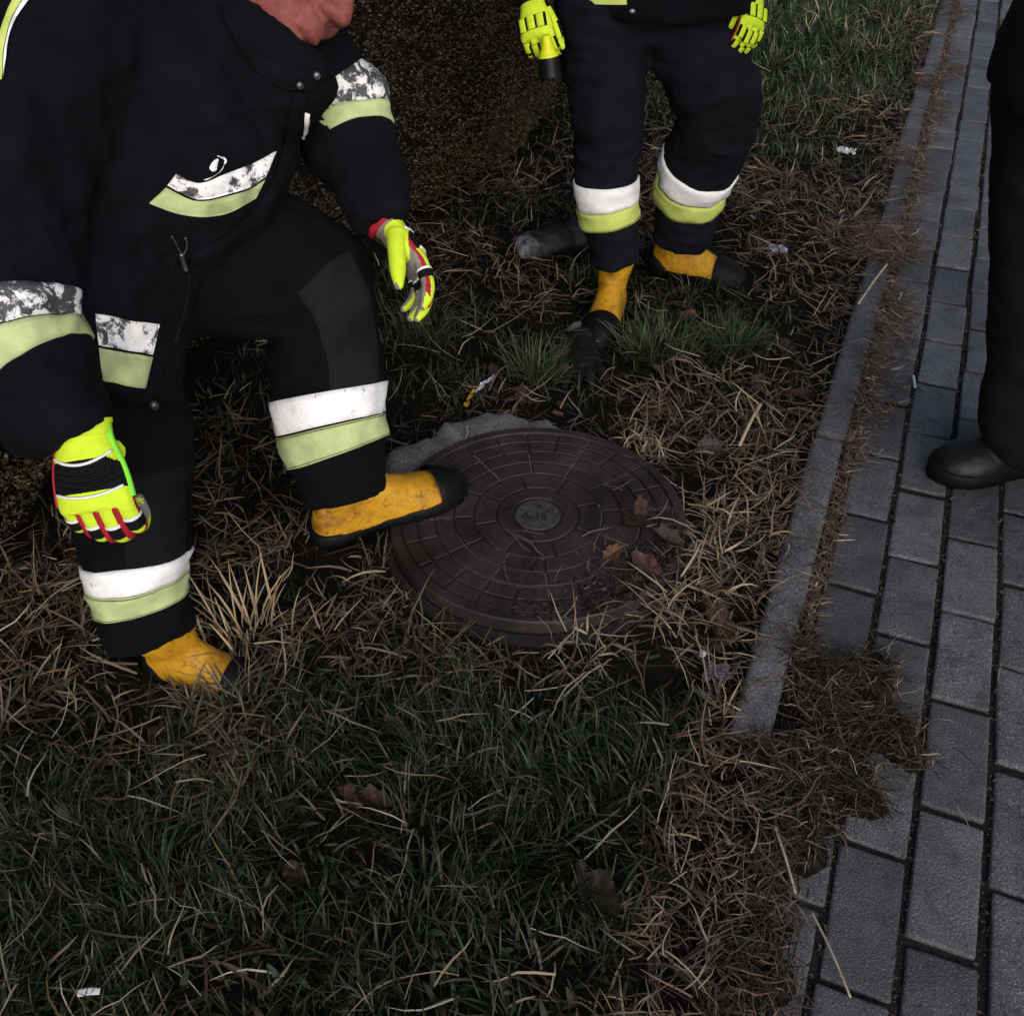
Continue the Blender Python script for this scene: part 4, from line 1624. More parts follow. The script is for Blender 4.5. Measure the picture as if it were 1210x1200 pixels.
STRAW = [(900, 300, .16, .5), (860, 470, .22, 1), (800, 480, .16, .9), (890, 560, .16, 1), (880, 650, .13, 1), (830, 720, .14, .8), (760, 760, .10, .7), (960, 260, .35, 1), (900, 230, .3, .9), (960, 330, .2, .7), (1010, 140, .35, .6), (1085, 50, .5, .8),
         (880, 950, .12, .9), (890, 1080, .12, .8), (900, 1180, .12, .8), (640, 350, .14, .7), (560, 300, .2, .6), (640, 220, .25, .8), (760, 180, .25, .6), (770, 250, .25, .6), (300, 640, .16, .8), (60, 700, .2, .6), (40, 800, .15, .5), (560, 740, .15, .6), (600, 470, .08, .5), (400, 740, .2, .5), (80, 880, .12, .4), (280, 880, .14, .5), (880, 870, .1, .9), (860, 390, .1, .6), (640, 780, .1, .6)]
GREEN = [(930, 180, .16, .7), (880, 250, .12, .7), (950, 230, .10, .5), (840, 420, .10, .7), (780, 400, .11, 1), (870, 390, .12, .9), (640, 420, .10, .9), (500, 390, .13, 1), (520, 450, .1, .9), (600, 250, .18, 1), (560, 360, .1, .6), (700, 330, .09, .9), (760, 330, .08, .8), (830, 335, .10, .8), (650, 250, .1, .9), (700, 470, .07, .6), (930, 50, .9, 1.1), (900, 120, .45, 1.1), (980, 30, .9, 1), (460, 330, .15, .6), (720, 280, .1, .4), (800, 300, .1, .5), (470, 900, .22, .9), (650, 900, .22, .8), (600, 1050, .25, .9), (780, 1050, .2, .9), (60, 920, .14, .8), (330, 980, .2, .7), (540, 800, .12, .6), (760, 860, .15, .8), (150, 1050, .2, .6), (450, 1130, .2, .7), (700, 1150, .2, .7), (220, 880, .1, .5), (800, 950, .14, .7), (1000, 20, 1.0, .5), (850, 440, .08, .4)]


def field(n, umax=7.2, near_bias=1.0):
    """random places over the verge, denser close to the viewer"""
    u = .25 + (umax - .25) * rng.random(n) ** (1.0 + near_bias)
    v = -1.46 + 1.42 * rng.random(n)
    x = PD.x * u + PN.x * v
    y = PD.y * u + PN.y * v
    return x, y, u, v


def clear_of_cover(x, y, r):
    a = np.arctan2(y - COVER_C.y, x - COVER_C.x)
    gap = .028 * np.exp(-((a + 2.05) / .45) ** 2)
    return np.hypot(x - COVER_C.x, y - COVER_C.y) > r + gap


def zs(x, y):
    return np.array([gz(a, b) for a, b in zip(x, y)])


SHOES = [(-.36, 1.36, .07, .05), (-.58, 1.12, .06, .05), (.25, 2.30, .07, .16), (.53, 2.575, .16, .085), (1.05, 1.66, .2, .1)]


def off_shoes(x, y):
    k = np.ones(len(x), bool)
    for cx, cy, a, b in SHOES:
        k &= ((x - cx) / a) ** 2 + ((y - cy) / b) ** 2 > 1
    return k


def hollow(x, y):
    """the dark hole in the soil behind the right rim of the cover"""
    return ((x - .385) / 1.0) ** 2 + ((y - 1.60) / 1.25) ** 2 > .0046


def build_grass():
    # --- green blades
    x, y, u, v = field(190000)
    g = blobs(x, y, GREEN)
    s = blobs(x, y, STRAW)
    base = .30 + .55 * vnoise(x, y, 2.6, 7.0) + .35 * vnoise(x, y, 9, 2.0)
    dens = np.clip(.24 * np.clip(base, 0, 1) + .72 * g * np.clip(.40 + 1.3 * np.clip(base, 0, 1), 0, 1) - .45 * s, .04, 1)
    near_k = np.where(v > -.075, .25, 1)
    keep = (rng.random(len(x)) < dens * near_k) & clear_of_cover(x, y, .300) & off_shoes(x, y) & hollow(x, y)
    x, y, u, g = x[keep], y[keep], u[keep], g[keep]
    n = len(x)
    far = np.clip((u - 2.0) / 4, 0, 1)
    L = rng.uniform(.03, .085, n) * (.75 + .45 * g) * (1 + .25 * far)
    W = rng.uniform(.0006, .0021, n) * (1 + 1.2 * far)
    clump = vnoise(x, y, 6, 9.0) * 6.0
    az = clump + rng.normal(0, 1.1, n)
    inc = np.abs(rng.normal(.5, .35, n))
    cu = rng.uniform(.4, 1.6, n)
    z = zs(x, y) - .004
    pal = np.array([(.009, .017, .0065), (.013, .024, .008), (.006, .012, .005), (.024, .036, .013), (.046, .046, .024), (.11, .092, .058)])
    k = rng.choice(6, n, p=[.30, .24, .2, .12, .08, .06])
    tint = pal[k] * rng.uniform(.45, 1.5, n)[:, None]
    tint[:, :] *= (1 + 2.0 * far)[:, None]  # brighter with distance: the dim foreground light is painted into the blade colour
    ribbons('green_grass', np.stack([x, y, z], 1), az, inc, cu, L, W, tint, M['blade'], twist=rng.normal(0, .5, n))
    # --- lying dry straw
    x, y, u, v = field(125000)
    g = blobs(x, y, GREEN)
    s = blobs(x, y, STRAW)
    base = .22 + .5 * vnoise(x, y, 3.1, 17.0) + .3 * vnoise(x, y, 11, 12.0)
    dens = np.clip(.40 * np.clip(base, 0, 1) + .85 * s * np.clip(.45 + 1.6 * vnoise(x, y, 10, 21.0), .12, 1) - .15 * g, .04, 1)
    keep = (rng.random(len(x)) < dens) & clear_of_cover(x, y, .298) & off_shoes(x, y) & hollow(x, y)
    x, y, u, s = x[keep], y[keep], u[keep], s[keep]
    n = len(x)
    far = np.clip((u - 2.0) / 4, 0, 1)
    L = rng.uniform(.02, .10, n) * (.8 + .4 * rng.random(n)) * (1 + .2 * far)
    W = rng.uniform(.0006, .0024, n) * (1 + 1.0 * far)
    az = rng.uniform(0, 2 * np.pi, n)
    inc = rng.normal(1.32, .22, n)
    cu = rng.normal(.25, .55, n)
    z = zs(x, y) + rng.random(n) * (.010 + .035 * s) + .002
    pal = np.array([(.20, .142, .098), (.28, .205, .142), (.14, .090, .062), (.10, .058, .040), (.38, .295, .205), (.28, .18, .085), (.06, .038, .028)])
    k = rng.choice(7, n, p=[.22, .15, .20, .16, .06, .05, .16])
    tint = pal[k] * (rng.uniform(.35, 1.15, n) * (.55 + .45 * s))[:, None]
    ribbons('dry_straw', np.stack([x, y, z], 1), az, inc, cu, L, W, tint, M['straw'], twist=rng.normal(0, .6, n), kink=rng.normal(0, .12, (n, 4)))
    # --- long pale stalks lying about
    x, y, u, v = field(3600)
    s = blobs(x, y, STRAW)
    keep = (rng.random(len(x)) < .25 + .6 * s) & clear_of_cover(x, y, .33) & off_shoes(x, y)
    x, y, u = x[keep], y[keep], u[keep]
    n = len(x)
    z = zs(x, y) + rng.uniform(.015, .05, n)
    pal = np.array([(.40, .34, .25), (.34, .26, .17), (.46, .40, .33), (.40, .28, .10)])
    tint = pal[rng.choice(4, n, p=[.42, .34, .18, .06])] * rng.uniform(.2, .95, n)[:, None]
    ribbons('long_stalks', np.stack([x, y, z], 1), rng.uniform(0, 6.28, n), rng.normal(1.42, .14, n), rng.normal(.15, .45, n), rng.uniform(.04, .13, n), rng.uniform(.0006, .0018, n), tint, M['straw'], twist=rng.normal(0, .5, n), kink=rng.normal(0, .22, (n, 4)))

    # --- bent straw leaning over the rim of the cover on the right
    n = 640
    a = rng.uniform(-1.5, .95, n)
    rr_ = COVER_R + rng.uniform(.005, .10, n)
    x = COVER_C.x + rr_ * np.cos(a)
    y = COVER_C.y + rr_ * np.sin(a)
    ok = (x * PN.x + y * PN.y < -.05) & hollow(x, y) & (rng.random(n) < np.clip(.5 + 1.5 * vnoise(x, y, 12, 5.0), .1, 1))
    x, y, a = x[ok], y[ok], a[ok]
    n = len(x)
    az = rng.uniform(0, 6.28, n)
    z = zs(x, y) + rng.uniform(.01, .06, n)
    pal = np.array([(.38, .29, .21), (.32, .24, .18), (.36, .25, .13), (.22, .15, .11)])
    tint = pal[rng.choice(4, n, p=[.35, .3, .1, .25])] * rng.uniform(.3, 1.1, n)[:, None]
    ribbons('rim_straw', np.stack([x, y, z], 1), az, rng.normal(1.15, .4, n), rng.normal(.7, .8, n), rng.uniform(.03, .11, n), rng.uniform(.0008, .0024, n), tint, M['straw'], twist=rng.normal(0, .5, n), kink=rng.normal(0, .12, (n, 4)))

    # --- litter of bits between kerb and pavers, over the buried kerb end and on the path
    U, Vv, Z, LL, TT = [], [], [], [], []
    def scatter(nn, u0, u1, v0, v1, z0, z1, l0, l1, dark=0.0):
        U.append(rng.uniform(u0, u1, nn)); Vv.append(rng.uniform(v0, v1, nn)); Z.append(rng.uniform(z0, z1, nn)); LL.append(rng.uniform(l0, l1, nn))
        p = np.array([(.26, .19, .13), (.19, .12, .08), (.12, .07, .05), (.35, .28, .2), (.07, .045, .035)])
        TT.append(p[rng.choice(5, nn, p=[.2, .25, .25, .08, .22])] * rng.uniform(.35, 1.2, nn)[:, None] * (1 - dark))
    scatter(7000, 1.15, 7.5, .026, .056, -.018, .004, .012, .05)
    for q in range(34):
        a = rng.uniform(1.9, 6.6)
        b = rng.uniform(.045, .11)
        scatter(95, a - .09, a + .09, b - .035, b + .035, -.012, .002, .012, .05)
    scatter(1500, 2.84, 3.06, -.08, .09, -.004, .022, .03, .09)
    scatter(350, 3.64, 3.80, -.06, .06, -.005, .012, .02, .06)
    scatter(450, 4.55, 4.75, -.06, .06, -.005, .012, .02, .06)
    scatter(420, 1.0, 7, .05, .9, -.009, -.007, .01, .06)
    scatter(800, .15, 1.04, -.085, .05, -.012, .02, .02, .08)
    scatter(1500, 1.05, 7.0, -.075, -.02, -.008, .010, .02, .07)
    scatter(320, .1, 1.0, .03, .12, -.010, .004, .015, .07)
    u = np.concatenate(U); v = np.concatenate(Vv); z = np.concatenate(Z); L = np.concatenate(LL); tint = np.concatenate(TT)
    n = len(u)
    x = PD.x * u + PN.x * v
    y = PD.y * u + PN.y * v
    ribbons('straw_litter', np.stack([x, y, z + .004], 1), rng.uniform(0, 6.28, n), rng.normal(1.50, .08, n), rng.normal(.08, .2, n), L, rng.uniform(.0006, .0015, n), tint, M['straw'], twist=rng.normal(0, .3, n), kink=rng.normal(0, .2, (n, 4)))

    # --- crumbs of dirt in the joints
    n = 16000
    u = rng.uniform(.3, 6.5, n)
    ci = rng.integers(0, 6, n)
    v = np.array([.0445, .153, .2545, .361, .4655, .57])[ci] + rng.normal(0, .005, n)
    x = PD.x * u + PN.x * v
    y = PD.y * u + PN.y * v
    c = np.stack([x, y, np.full(n, PAVE_Z - .003)], 1)
    d1 = rng.normal(0, .002, (n, 3)); d2 = rng.normal(0, .002, (n, 3)); d1[:, 2] = np.abs(d1[:, 2]); d2[:, 2] *= .3
    q = np.stack([c - d1 * .5, c + d2, c + d1, c - d2], 1)
    t = np.array([(.03, .022, .017)])[np.zeros(n, int)] * rng.uniform(.4, 2.6, n)[:, None]
    add_cards(None, 'joint_crumbs', q, t, M['straw'])

    # --- flat mat of dead moss, soil and grass burying the kerb's near end
    spots = [(1010, 800, .055), (975, 850, .055), (1000, 905, .05), (945, 770, .035), (1055, 850, .045), (930, 905, .05), (965, 955, .04), (1040, 780, .03), (905, 885, .04), (1075, 890, .025), (955, 745, .022), (950, 1000, .035), (925, 960, .05), (1030, 945, .025), (985, 820, .05), (875, 1150, .045), (885, 1090, .045), (900, 1030, .045), (915, 1150, .03), (870, 1195, .05), (905, 1085, .035)]
    cx = [G(a, b) for a, b, c in spots]

    def mat_h(x, y):
        h = 0
        for c, (a, b, r) in zip(cx, spots):
            h += math.exp(-((x - c.x) ** 2 + (y - c.y) ** 2) / (r * r))
        h *= 1.0 + .8 * noise.noise(V((x * 22, y * 22, 2.0))) + .4 * noise.noise(V((x * 60, y * 60, 8.0)))
        return h
    vs, fs = [], []
    gx, gy = np.arange(.20, .80, .008), np.arange(.48, 1.26, .008)
    for x in gx:
        for y in gy:
            h = mat_h(x, y)
            vs.append((x, y, PAVE_Z - .012 + min(.026, .022 * h) + .003 * noise.noise(V((x * 130, y * 130, 1)))))
    m = len(gy)
    for i in range(len(gx) - 1):
        for j in range(m - 1):
            q = (i * m + j, (i + 1) * m + j, (i + 1) * m + j + 1, i * m + j + 1)
            if max(vs[k][2] for k in q) > PAVE_Z - .009:
                fs.append(q)
    link('dirt_mat', make_mesh('dirt_mat', vs, fs), M['soil'], kind='structure')
    n = 21000
    x = rng.uniform(.20, .84, n)
    y = rng.uniform(.46, 1.30, n)
    h = np.array([mat_h(a, b) for a, b in zip(x, y)])
    ok = (rng.random(n) < np.clip((h - .12) * 1.3, 0, 1)) & (x * PN.x + y * PN.y > -.06)
    x, y, h = x[ok], y[ok], h[ok]
    n = len(x)
    z = PAVE_Z - .008 + np.minimum(.026, .022 * h) + rng.uniform(.0, .010, n)
    pal = np.array([(.040, .027, .018), (.075, .050, .032), (.020, .015, .011), (.26, .195, .13), (.028, .032, .014), (.12, .08, .052)])
    tint = pal[rng.choice(6, n, p=[.28, .22, .26, .06, .10, .08])] * rng.uniform(.4, 1.4, n)[:, None]
    ribbons('moss_mat', np.stack([x, y, z], 1), rng.uniform(0, 6.28, n), rng.normal(1.45, .16, n), rng.normal(.1, .4, n), rng.uniform(.010, .055, n), rng.uniform(.0005, .0012, n), tint, M['straw'], twist=rng.normal(0, .5, n), kink=rng.normal(0, .3, (n, 4)))
    # a few long tangled twigs on it
    n = 70
    k = rng.integers(0, 6, n)
    x = np.array([cx[q].x for q in k]) + rng.normal(0, .05, n)
    y = np.array([cx[q].y for q in k]) + rng.normal(0, .05, n)
    tint = np.array([(.05, .034, .024), (.14, .10, .068)])[rng.integers(0, 2, n)] * rng.uniform(.5, 1.2, n)[:, None]
    ribbons('mat_twigs', np.stack([x, y, np.full(n, .012)], 1), rng.uniform(0, 6.28, n), rng.normal(1.35, .15, n), rng.normal(.4, .3, n), rng.uniform(.06, .14, n), rng.uniform(.0006, .0011, n), tint, M['straw'], twist=rng.normal(0, .3, n), kink=rng.normal(0, .35, (n, 4)))

    # --- small broad weed leaves in the lawn
    x, y, u, v = field(9000, 3.5)
    g = blobs(x, y, GREEN)
    ok = (rng.random(len(x)) < .12 + .3 * g) & clear_of_cover(x, y, .32) & off_shoes(x, y) & (v < -.08)
    x, y = x[ok], y[ok]
    n = len(x)
    tint = np.array([(.012, .024, .010), (.022, .032, .014), (.03, .022, .013)])[rng.integers(0, 3, n)] * rng.uniform(.5, 1.4, n)[:, None]
    ribbons('weed_leaves', np.stack([x, y, zs(x, y) + rng.uniform(.0, .02, n)], 1), rng.uniform(0, 6.28, n), rng.normal(1.0, .3, n), rng.normal(.9, .4, n), rng.uniform(.012, .034, n), rng.uniform(.0025, .0055, n), tint, M['blade'], twist=rng.normal(0, .3, n))

    # --- bits of soil and straw spilt on the lower right of the cover
    n = 900
    a = rng.normal(-.85, .38, n)
    rr_ = COVER_R * (1 - np.abs(rng.normal(0, .16, n)))
    x = COVER_C.x + rr_ * np.cos(a)
    y = COVER_C.y + rr_ * np.sin(a)
    c = np.stack([x, y, .052 + rng.random(n) * .006], 1)
    d1 = rng.normal(0, .004, (n, 3)); d2 = rng.normal(0, .004, (n, 3)); d1[:, 2] = np.abs(d1[:, 2]) * .6; d2[:, 2] *= .25
    q = np.stack([c - d1 * .5, c + d2, c + d1, c - d2], 1)
    t = np.array([(.016, .012, .010)])[np.zeros(n, int)] * rng.uniform(.4, 2.2, n)[:, None]
    add_cards(None, 'soil_crumbs', q, t, M['straw'])
    n = 80
    a = rng.normal(-.8, .5, n)
    rr_ = COVER_R * (1 - np.abs(rng.normal(0, .28, n)))
    x = COVER_C.x + rr_ * np.cos(a)
    y = COVER_C.y + rr_ * np.sin(a)
    pal = np.array([(.30, .23, .17), (.16, .11, .08), (.08, .055, .04)])
    tint = pal[rng.choice(3, n)] * rng.uniform(.5, 1.1, n)[:, None]
    ribbons('cover_straw', np.stack([x, y, .053 + rng.random(n) * .006], 1), rng.uniform(0, 6.28, n), rng.normal(1.5, .06, n), rng.normal(.05, .2, n), rng.uniform(.02, .08, n), rng.uniform(.0006, .0014, n), tint, M['straw'], twist=rng.normal(0, .3, n), kink=rng.normal(0, .25, (n, 4)))


build_grass()


def tussock(name, px, py, n, L, lean, pal, w, label, spread=.03):
    c = G(px, py)
    x = c.x + rng.normal(0, spread, n)
    y = c.y + rng.normal(0, spread * .8, n)
    z = zs(x, y)
    ang = np.arctan2(x - c.x, y - c.y)
    tint = np.array(pal)[rng.choice(len(pal), n)] * rng.uniform(.7, 1.2, n)[:, None]
    o = ribbons(name, np.stack([x, y, z], 1), ang + rng.normal(0, .7, n), np.abs(rng.normal(lean, .22, n)), rng.uniform(.2, 1.1, n), rng.uniform(L * .5, L, n), rng.uniform(w * .6, w, n), tint, M['straw'], twist=rng.normal(0, .5, n))
    del o['kind']
    origin_to(o, (c.x, c.y, gz(c.x, c.y)))
    tag(o, label, 'grass tuft')
    return o


tussock('grass_tuft', 292, 745, 60, .16, .45, [(.40, .29, .16), (.33, .25, .16), (.22, .16, .10), (.44, .34, .2)], .0024, 'spiky tuft of tall yellow dead grass beside the bending firefighter\'s rear boot', .035)
tussock('grass_tuft', 775, 415, 260, .12, .5, [(.035, .06, .022), (.05, .08, .03), (.11, .11, .06), (.06, .075, .03)], .0017, 'green grass tussock in front of the standing firefighter\'s front boot', .05)
tussock('grass_tuft', 868, 405, 200, .10, .6, [(.03, .055, .02), (.045, .075, .03), (.08, .09, .045)], .0016, 'low green grass tussock left of the kerb, right of the standing firefighter', .034)
tussock('grass_tuft', 635, 440, 180, .13, .45, [(.028, .05, .02), (.045, .07, .03), (.08, .085, .045)], .0018, 'green grass tussock beside the black glove, behind the manhole cover', .035)
tussock('grass_tuft', 498, 395, 160, .14, .5, [(.024, .045, .018), (.04, .065, .028), (.07, .075, .04)], .0018, 'dark green grass tussock under the bending firefighter\'s outstretched glove', .04)


# ------------------------------------------------------------------ fallen leaves
def leaf_mesh(seed, size, lobes, curl):
    rr = random.Random(seed)
    K = 40
    out = []
    for i in range(K):
        a = 2 * math.pi * i / K
        r = .62 + .38 * abs(math.cos(a * .5))
        r *= 1 + .10 * math.cos(lobes * a + .3) + rr.uniform(-.06, .06)
        out.append(V((math.sin(a) * r * .42, math.cos(a) * r * .75, 0)))
    vs = [V((0, 0, 0))]
    for lev in (.35, .7, 1.0):
        vs += [p * lev for p in out]
    def bend(p):
        z = curl * (abs(p.x) * 1.1 + .5 * p.y * p.y) + .10 * noise.noise(V((p.x * 4 + seed, p.y * 4, seed * .7))) - .03 * math.exp(-(p.x / .03) ** 2)
        return V((p.x, p.y, z)) * size
    vs = [bend(p) for p in vs]
    fs = [(0, 1 + i, 1 + (i + 1) % K) for i in range(K)]
    for lev in range(2):
        for i in range(K):
            a = 1 + lev * K
            fs.append((a + i, a + K + i, a + K + (i + 1) % K, a + (i + 1) % K))
    st = wire([vs[0] + V((0, -.68, .0)) * size, vs[0] + V((0, -.3, .005)) * size, vs[0] + V((0, .1, -.02)) * size], size * .018, 5, 8)
    return join([(vs, fs), st])


LM = []
for i in range(6):
    g = leaf_mesh(i + 3, .06, (5, 7, 6, 5, 9, 7)[i], (.5, .75, .3, .9, .45, 1.1)[i])
    LM.append(make_mesh('leaf', g[0], g[1]))
_lm = {}


def leaf(px, py, z, size, kind, mat, rot, label, group=None, tilt=(0, 0)):
    p = G(px, py, z)
    if z == 0:
        p.z = max(gz(p.x, p.y), -.03) + .012
    key = (kind, mat)
    if key not in _lm:
        m = LM[kind].copy()
        m.materials.append(LEAF[mat])
        _lm[key] = m
    o = bpy.data.objects.new('fallen_leaf', _lm[key])
    COL.objects.link(o)
    o.location = p
    o.rotation_euler = (tilt[0], tilt[1], rot)
    o.scale = (size / .06,) * 3
    tag(o, label, 'leaf', group)
    return o


leaf(765, 672, .062, .055, 0, 2, .6, 'pale pinkish brown crinkled leaf on the right part of the manhole cover')
leaf(752, 622, .062, .05, 3, 3, 2.1, 'dark curled leaf lying highest on the manhole cover, right of its centre', tilt=(.4, .2))
leaf(722, 655, .058, .036, 4, 4, -.9, 'narrow orange brown leaf on the manhole cover, left of the other leaves', tilt=(.1, .3))
leaf(790, 640, .06, .05, 1, 0, 1.2, 'dark brown leaf at the right rim of the manhole cover', tilt=(.3, 0))
leaf(752, 604, .06, .04, 5, 2, .2, 'small reddish leaf standing on edge on the manhole cover', tilt=(.9, .2))
leaf(847, 742, 0, .065, 1, 1, .4, 'large reddish brown leaf beside the kerb, below the straw heap', tilt=(.3, .2))
leaf(950, 458, 0, .05, 2, 1, 1.9, 'reddish brown leaf leaning against the kerb')
leaf(817, 372, 0, .06, 0, 4, 2.4, 'rust coloured leaf between two green tussocks by the standing firefighter')
leaf(705, 1065, 0, .068, 3, 0, .5, 'large dark brown curled leaf in the lower lawn', tilt=(.1, .1))
leaf(445, 945, 0, .045, 1, 1, 1.1, 'dark red leaf in the lawn below the manhole cover')
leaf(615, 468, 0, .04, 4, 1, .1, 'small red brown leaf standing behind the concrete collar', tilt=(.7, .2))
leaf(660, 490, .03, .022, 4, 2, 1.1, 'tiny pink leaf scrap on the back rim of the manhole')
rl = random.Random(21)
REG = [((860, 1040, 170, 330), 'in the hay left of the far kerb stones'), ((700, 940, 400, 470), 'in the straw behind the manhole cover'), ((560, 700, 320, 480), 'in the grass around the black glove'),
       ((20, 250, 850, 1150), 'in the dark lawn at the lower left'), ((250, 480, 850, 1150), 'in the lawn below the bending firefighter'), ((820, 920, 900, 1180), 'in the straw below the near kerb end'),
       ((820, 930, 560, 760), 'in the straw heap between cover and kerb'), ((900, 1090, 30, 200), 'in the farthest hay beside the kerb')]
CN = ['dark brown', 'reddish brown', 'pinkish brown', 'dull brown']
for k in range(40):
    (a0, a1, b0, b1), where = REG[k % len(REG)]
    px, py = rl.uniform(a0, a1), rl.uniform(b0, b1)
    p = G(px, py)
    if p.x * PN.x + p.y * PN.y > -.05 or not off_shoes(np.array([p.x]), np.array([p.y]))[0] or not clear_of_cover(np.array([p.x]), np.array([p.y]), .33)[0]:
        continue
    combo = (k // len(REG) * 3 + k % len(REG)) % 8
    big = combo % 2 == 1
    mi = combo // 2
    nm = ('large ' if big else 'small ') + CN[mi] + ' dead leaf ' + where
    leaf(px, py, 0, rl.uniform(.042, .055) if big else rl.uniform(.024, .036), rl.randrange(6), mi, rl.uniform(0, 6.28), nm, 'dead leaves ' + where, (rl.uniform(-.5, .5), rl.uniform(-.5, .5)))


# ------------------------------------------------------------------ litter and small things
def crumple(name, p, size, mat, seed, label, cat, flat=.5, n=14, stretch=1.0, rot=0, twist=0):
    vs, fs = [], []
    for i in range(n + 1):
        for j in range(n + 1):
            a, b = i / n - .5, j / n - .5
            q = V((a * stretch, b, 0))
            k = V((a * 5 + seed, b * 5, seed * .3))
            d = V((noise.noise(k), noise.noise(k + V((5, 1, 2))), abs(noise.noise(k * 1.2 + V((2, 7, 1)))) * 1.6 * flat))
            q = q + d * .38
            q = Matrix.Rotation(twist * a * 4, 3, 'X') @ q
            vs.append(Matrix.Rotation(rot, 3, 'Z') @ q * size)
    for i in range(n):
        for j in range(n):
            fs.append((i * (n + 1) + j, (i + 1) * (n + 1) + j, (i + 1) * (n + 1) + j + 1, i * (n + 1) + j + 1))
    o = link(name, make_mesh(name, vs, fs, False), mat)
    o.location = p
    tag(o, label, cat)
    return o


def on_soil(px, py, dz=.015):
    p = G(px, py)
    p.z = max(gz(p.x, p.y), -.03) + dz
    return p


crumple('paper_scrap', on_soil(1000, 185, .03), .05, M['paper'], 3, 'crumpled white paper scrap on the straw left of the kerb', 'litter', .9, stretch=.7, rot=.8)
crumple('foil_scrap', on_soil(919, 297, .02), .045, M['foil'], 9, 'bluish grey foil scrap on the verge right of the standing firefighter\'s boot', 'litter', .7)
crumple('plastic_scrap', on_soil(848, 789, .015), .034, M['plastic'], 14, 'torn grey plastic film beside the near kerb stone', 'litter', .6, stretch=1.2)
o = link('bottle_cap', make_mesh('bottle_cap', *Tube([((0, 0, 0), .0062), ((0, 0, .004), .0064), ((0, 0, .0075), .006), ((0, 0, .0085), .006)], (1, 0, 0), 8, 18).mesh()), M['cap'])
o.location = on_soil(828, 777, .028)
o.rotation_euler = (.5, .2, 0)
tag(o, 'small round white cap next to the torn plastic film', 'litter')
wr = thing('wrapper', 'thin yellow and silver sweet wrapper on the grass behind the concrete collar', 'litter', on_soil(565, 466, .03))
w0, w1, w2 = on_soil(548, 480, .02), on_soil(562, 469, .03), on_soil(584, 454, .045)


def film(p0, p1, w, seed):
    vs, fs = [], []
    d = (p1 - p0)
    sd = d.cross(V((0, 0, 1))).normalized()
    for i in range(13):
        for j in range(6):
            t = i / 12
            ww = w * (1 + .5 * noise.noise(V((t * 4, seed, 1)))) * (.35 + .65 * math.sin(math.pi * min(1, t + .12)))
            q = p0 + d * t + sd * (ww * (j / 5 - .5)) + V((0, 0, 1)) * (.012 * noise.noise(V((t * 6, j * .9, seed))))
            q += sd * .010 * noise.noise(V((t * 3, 8, seed)))
            vs.append(q)
    for i in range(12):
        for j in range(5):
            a = i * 6 + j
            fs.append((a, a + 6, a + 7, a + 1))
    return vs, fs


add(wr, 'yellow_end', film(w0, w1, .009, 3), M['wrap_yellow'], False)
add(wr, 'silver_end', film(w1 - (w1 - w0) * .1, w2, .012, 8), M['foil'], False)
o = link('paper_strip', make_mesh('paper_strip', *Tube([((-.014, 0, 0), .004, .001), ((0, .001, .002), .0045, .001), ((.014, 0, 0), .004, .001)], (0, 1, 0), 8, 8, .2).mesh(), False), M['paper'])
o.location = on_soil(110, 1180, .04)
o.rotation_euler = (0.3, 0, .1)
tag(o, 'small flat white strip in the grass at the lower left', 'litter')


def rod(name, p0, p1, r, mat, label, cat, bend=0.0):
    m = (p0 + p1) / 2 + V((0, 0, bend))
    o = link(name, make_mesh(name, *wire([p0, m, p1], r, 8, 10)), mat)
    origin_to(o, p0)
    return tag(o, label, cat)


rod('cigarette_end', G(1079, 444, -.006), G(1081, 457, -.006), .0035, M['paper'], 'white cigarette end lying in the joint between two pavers left of the shoe', 'litter')
rod('cigarette_end', G(1062, 354, -.004), G(1065, 346, -.004), .0032, M['paper'], 'short white cigarette end on the pavers beside the straw strip', 'litter')
rod('stick', G(1014, 359, .012), G(1048, 312, .008), .0035, M['stick'], 'pale broken reed stem lying across the kerb', 'stick', .006)
rod('stick', G(958, 1075, .004), G(1005, 1178, -.002), .0016, M['stick'], 'long thin pale stalk lying on the nearest pavers', 'stick', .006)
rod('stick', G(915, 975, .016), G(940, 1055, .008), .0019, M['stick'], 'straight pale stalk lying below the buried kerb end', 'stick', .004)
rod('reed_blade', on_soil(872, 535, .05), on_soil(896, 492, .06), .004, M['stick'], 'broad yellow reed blade in the straw heap left of the kerb', 'reed', .01)
o = link('pebble', make_mesh('pebble', *Tube([((0, 0, -.001), .006), ((0, 0, .0015), .008), ((0, 0, .003), .006)], (1, 0, 0), 6, 14).mesh()), M['stone'])
o.location = G(1090, 459, -.009)
tag(o, 'flat grey pebble on the pavers next to the cigarette end', 'pebble')


def rock(name, p, r, mat, seed, label, cat, rot=0, sub=18):
    g = ellipsoid((0, 0, 0), r, Matrix.Rotation(rot, 3, 'Z'), sub, 12)
    vs = []
    for v in g[0]:
        k = 1 + .18 * noise.noise(v * (1.2 / max(r)) + V((seed, seed, seed))) + .06 * noise.noise(v * (5 / max(r)) + V((seed, 0, 0)))
        vs.append(v * k)
    me = make_mesh(name, vs, g[1])
    me = modified(me, [('SUBSURF', dict(levels=1, render_levels=1))])
    o = link(name, me, mat)
    o.location = p
    return tag(o, label, cat)


rock('stone', on_soil(684, 390, .015), (.032, .025, .022), M['stone'], 4, 'grey stone at the top end of the black glove', 'stone')
rock('stone', on_soil(668, 418, .012), (.026, .028, .018), M['stone'], 8, 'small grey stone left of the black glove', 'stone')
rock('stone', on_soil(838, 520, .008), (.03, .024, .02), M['stone'], 12, 'dark stone half buried in the straw behind the cover\'s right rim', 'stone')


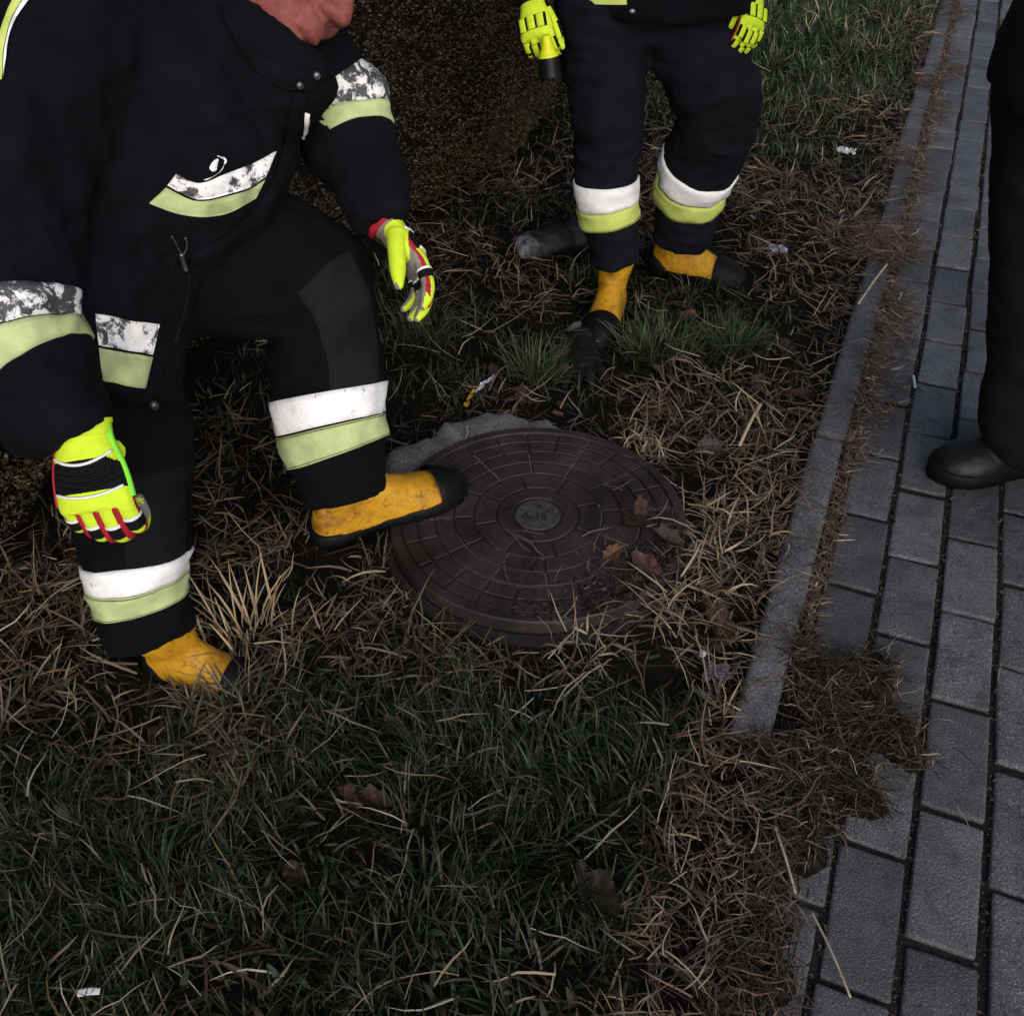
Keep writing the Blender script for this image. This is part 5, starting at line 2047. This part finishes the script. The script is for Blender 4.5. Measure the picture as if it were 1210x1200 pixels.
def dropped_boot():
    """dark rubber sole of a long object with a pale mud-caked end, lying on its side"""
    p = on_soil(655, 300, .05)
    g = Tube([((-.125, -.02, -.012), .022, .020), ((-.10, -.012, 0), .048, .036), ((-.05, .0, .004), .056, .042), ((.02, .01, .006), .052, .046), ((.09, .02, .008), .058, .052), ((.15, .03, .01), .052, .05)], (0, 1, .3), 30, 24, .12, 4).mesh()
    me = union([g], .007, 1)
    wrinkle(me, .016, 9, 4)
    wrinkle(me, .006, 28, 2)
    o = link('stone', me, M['dark_stone'])
    o.name = 'dark_stone'
    o.scale = (.9, .85, .8)
    o.location = p
    o.rotation_euler = (0.3, 0, .3)
    tag(o, 'long dark stone with pale mottled left end behind the standing firefighter\'s boots', 'stone')


dropped_boot()


def dropped_glove():
    p = on_soil(690, 432, .022)
    root = thing('dropped_glove', 'limp black glove lying in the grass behind the manhole cover', 'glove', p)
    Mx = frame(p + V((.0, .075, .004)), V((-.04, -1, -.05)), V((-.2, .1, 1)))
    parts = [Tube([((0, -.05, 0), .038, .022), ((0, 0, 0), .034, .018), ((0, .05, 0), .044, .019), ((0, .088, 0), .044, .014)], (1, 0, 0), 16, 20, .12, 6).mesh()]
    for i, (bx, L, f) in enumerate(((.03, .07, .25), (.01, .085, .05), (-.012, .08, -.12), (-.033, .065, -.35))):
        parts.append(Tube([((bx, .075, 0), .0125, .010), ((bx + f * L * .5, .075 + L * .55, .004), .0125, .009), ((bx + f * L, .08 + L, -.004), .008, .007)], (1, 0, 0), 14, 12, .1, i).mesh())
    parts.append(Tube([((.03, .02, 0), .016, .012), ((.06, .055, -.002), .014, .011), ((.07, .085, -.006), .009, .008)], (0, 0, 1), 12, 12, .1, 9).mesh())
    me = union(parts, .0035, 3)
    wrinkle(me, .004, 35, 3)
    me.transform(Mx)
    link('hand', me, M['black_cloth'], root)
    cu = Tube([((0, -.062, 0), .043, .026), ((0, -.035, 0), .040, .024)], (1, 0, 0), 6, 22, .1, 2).mesh()
    add(root, 'cuff', xf(cu, Mx), M['black_cloth'])


dropped_glove()


tussock('grass_tuft', 285, 822, 150, .09, .75, [(.02, .033, .014), (.10, .075, .05), (.05, .05, .03), (.16, .12, .08)], .0017, 'low mixed tuft of green and dead grass over the rear boot\'s toe', .045)
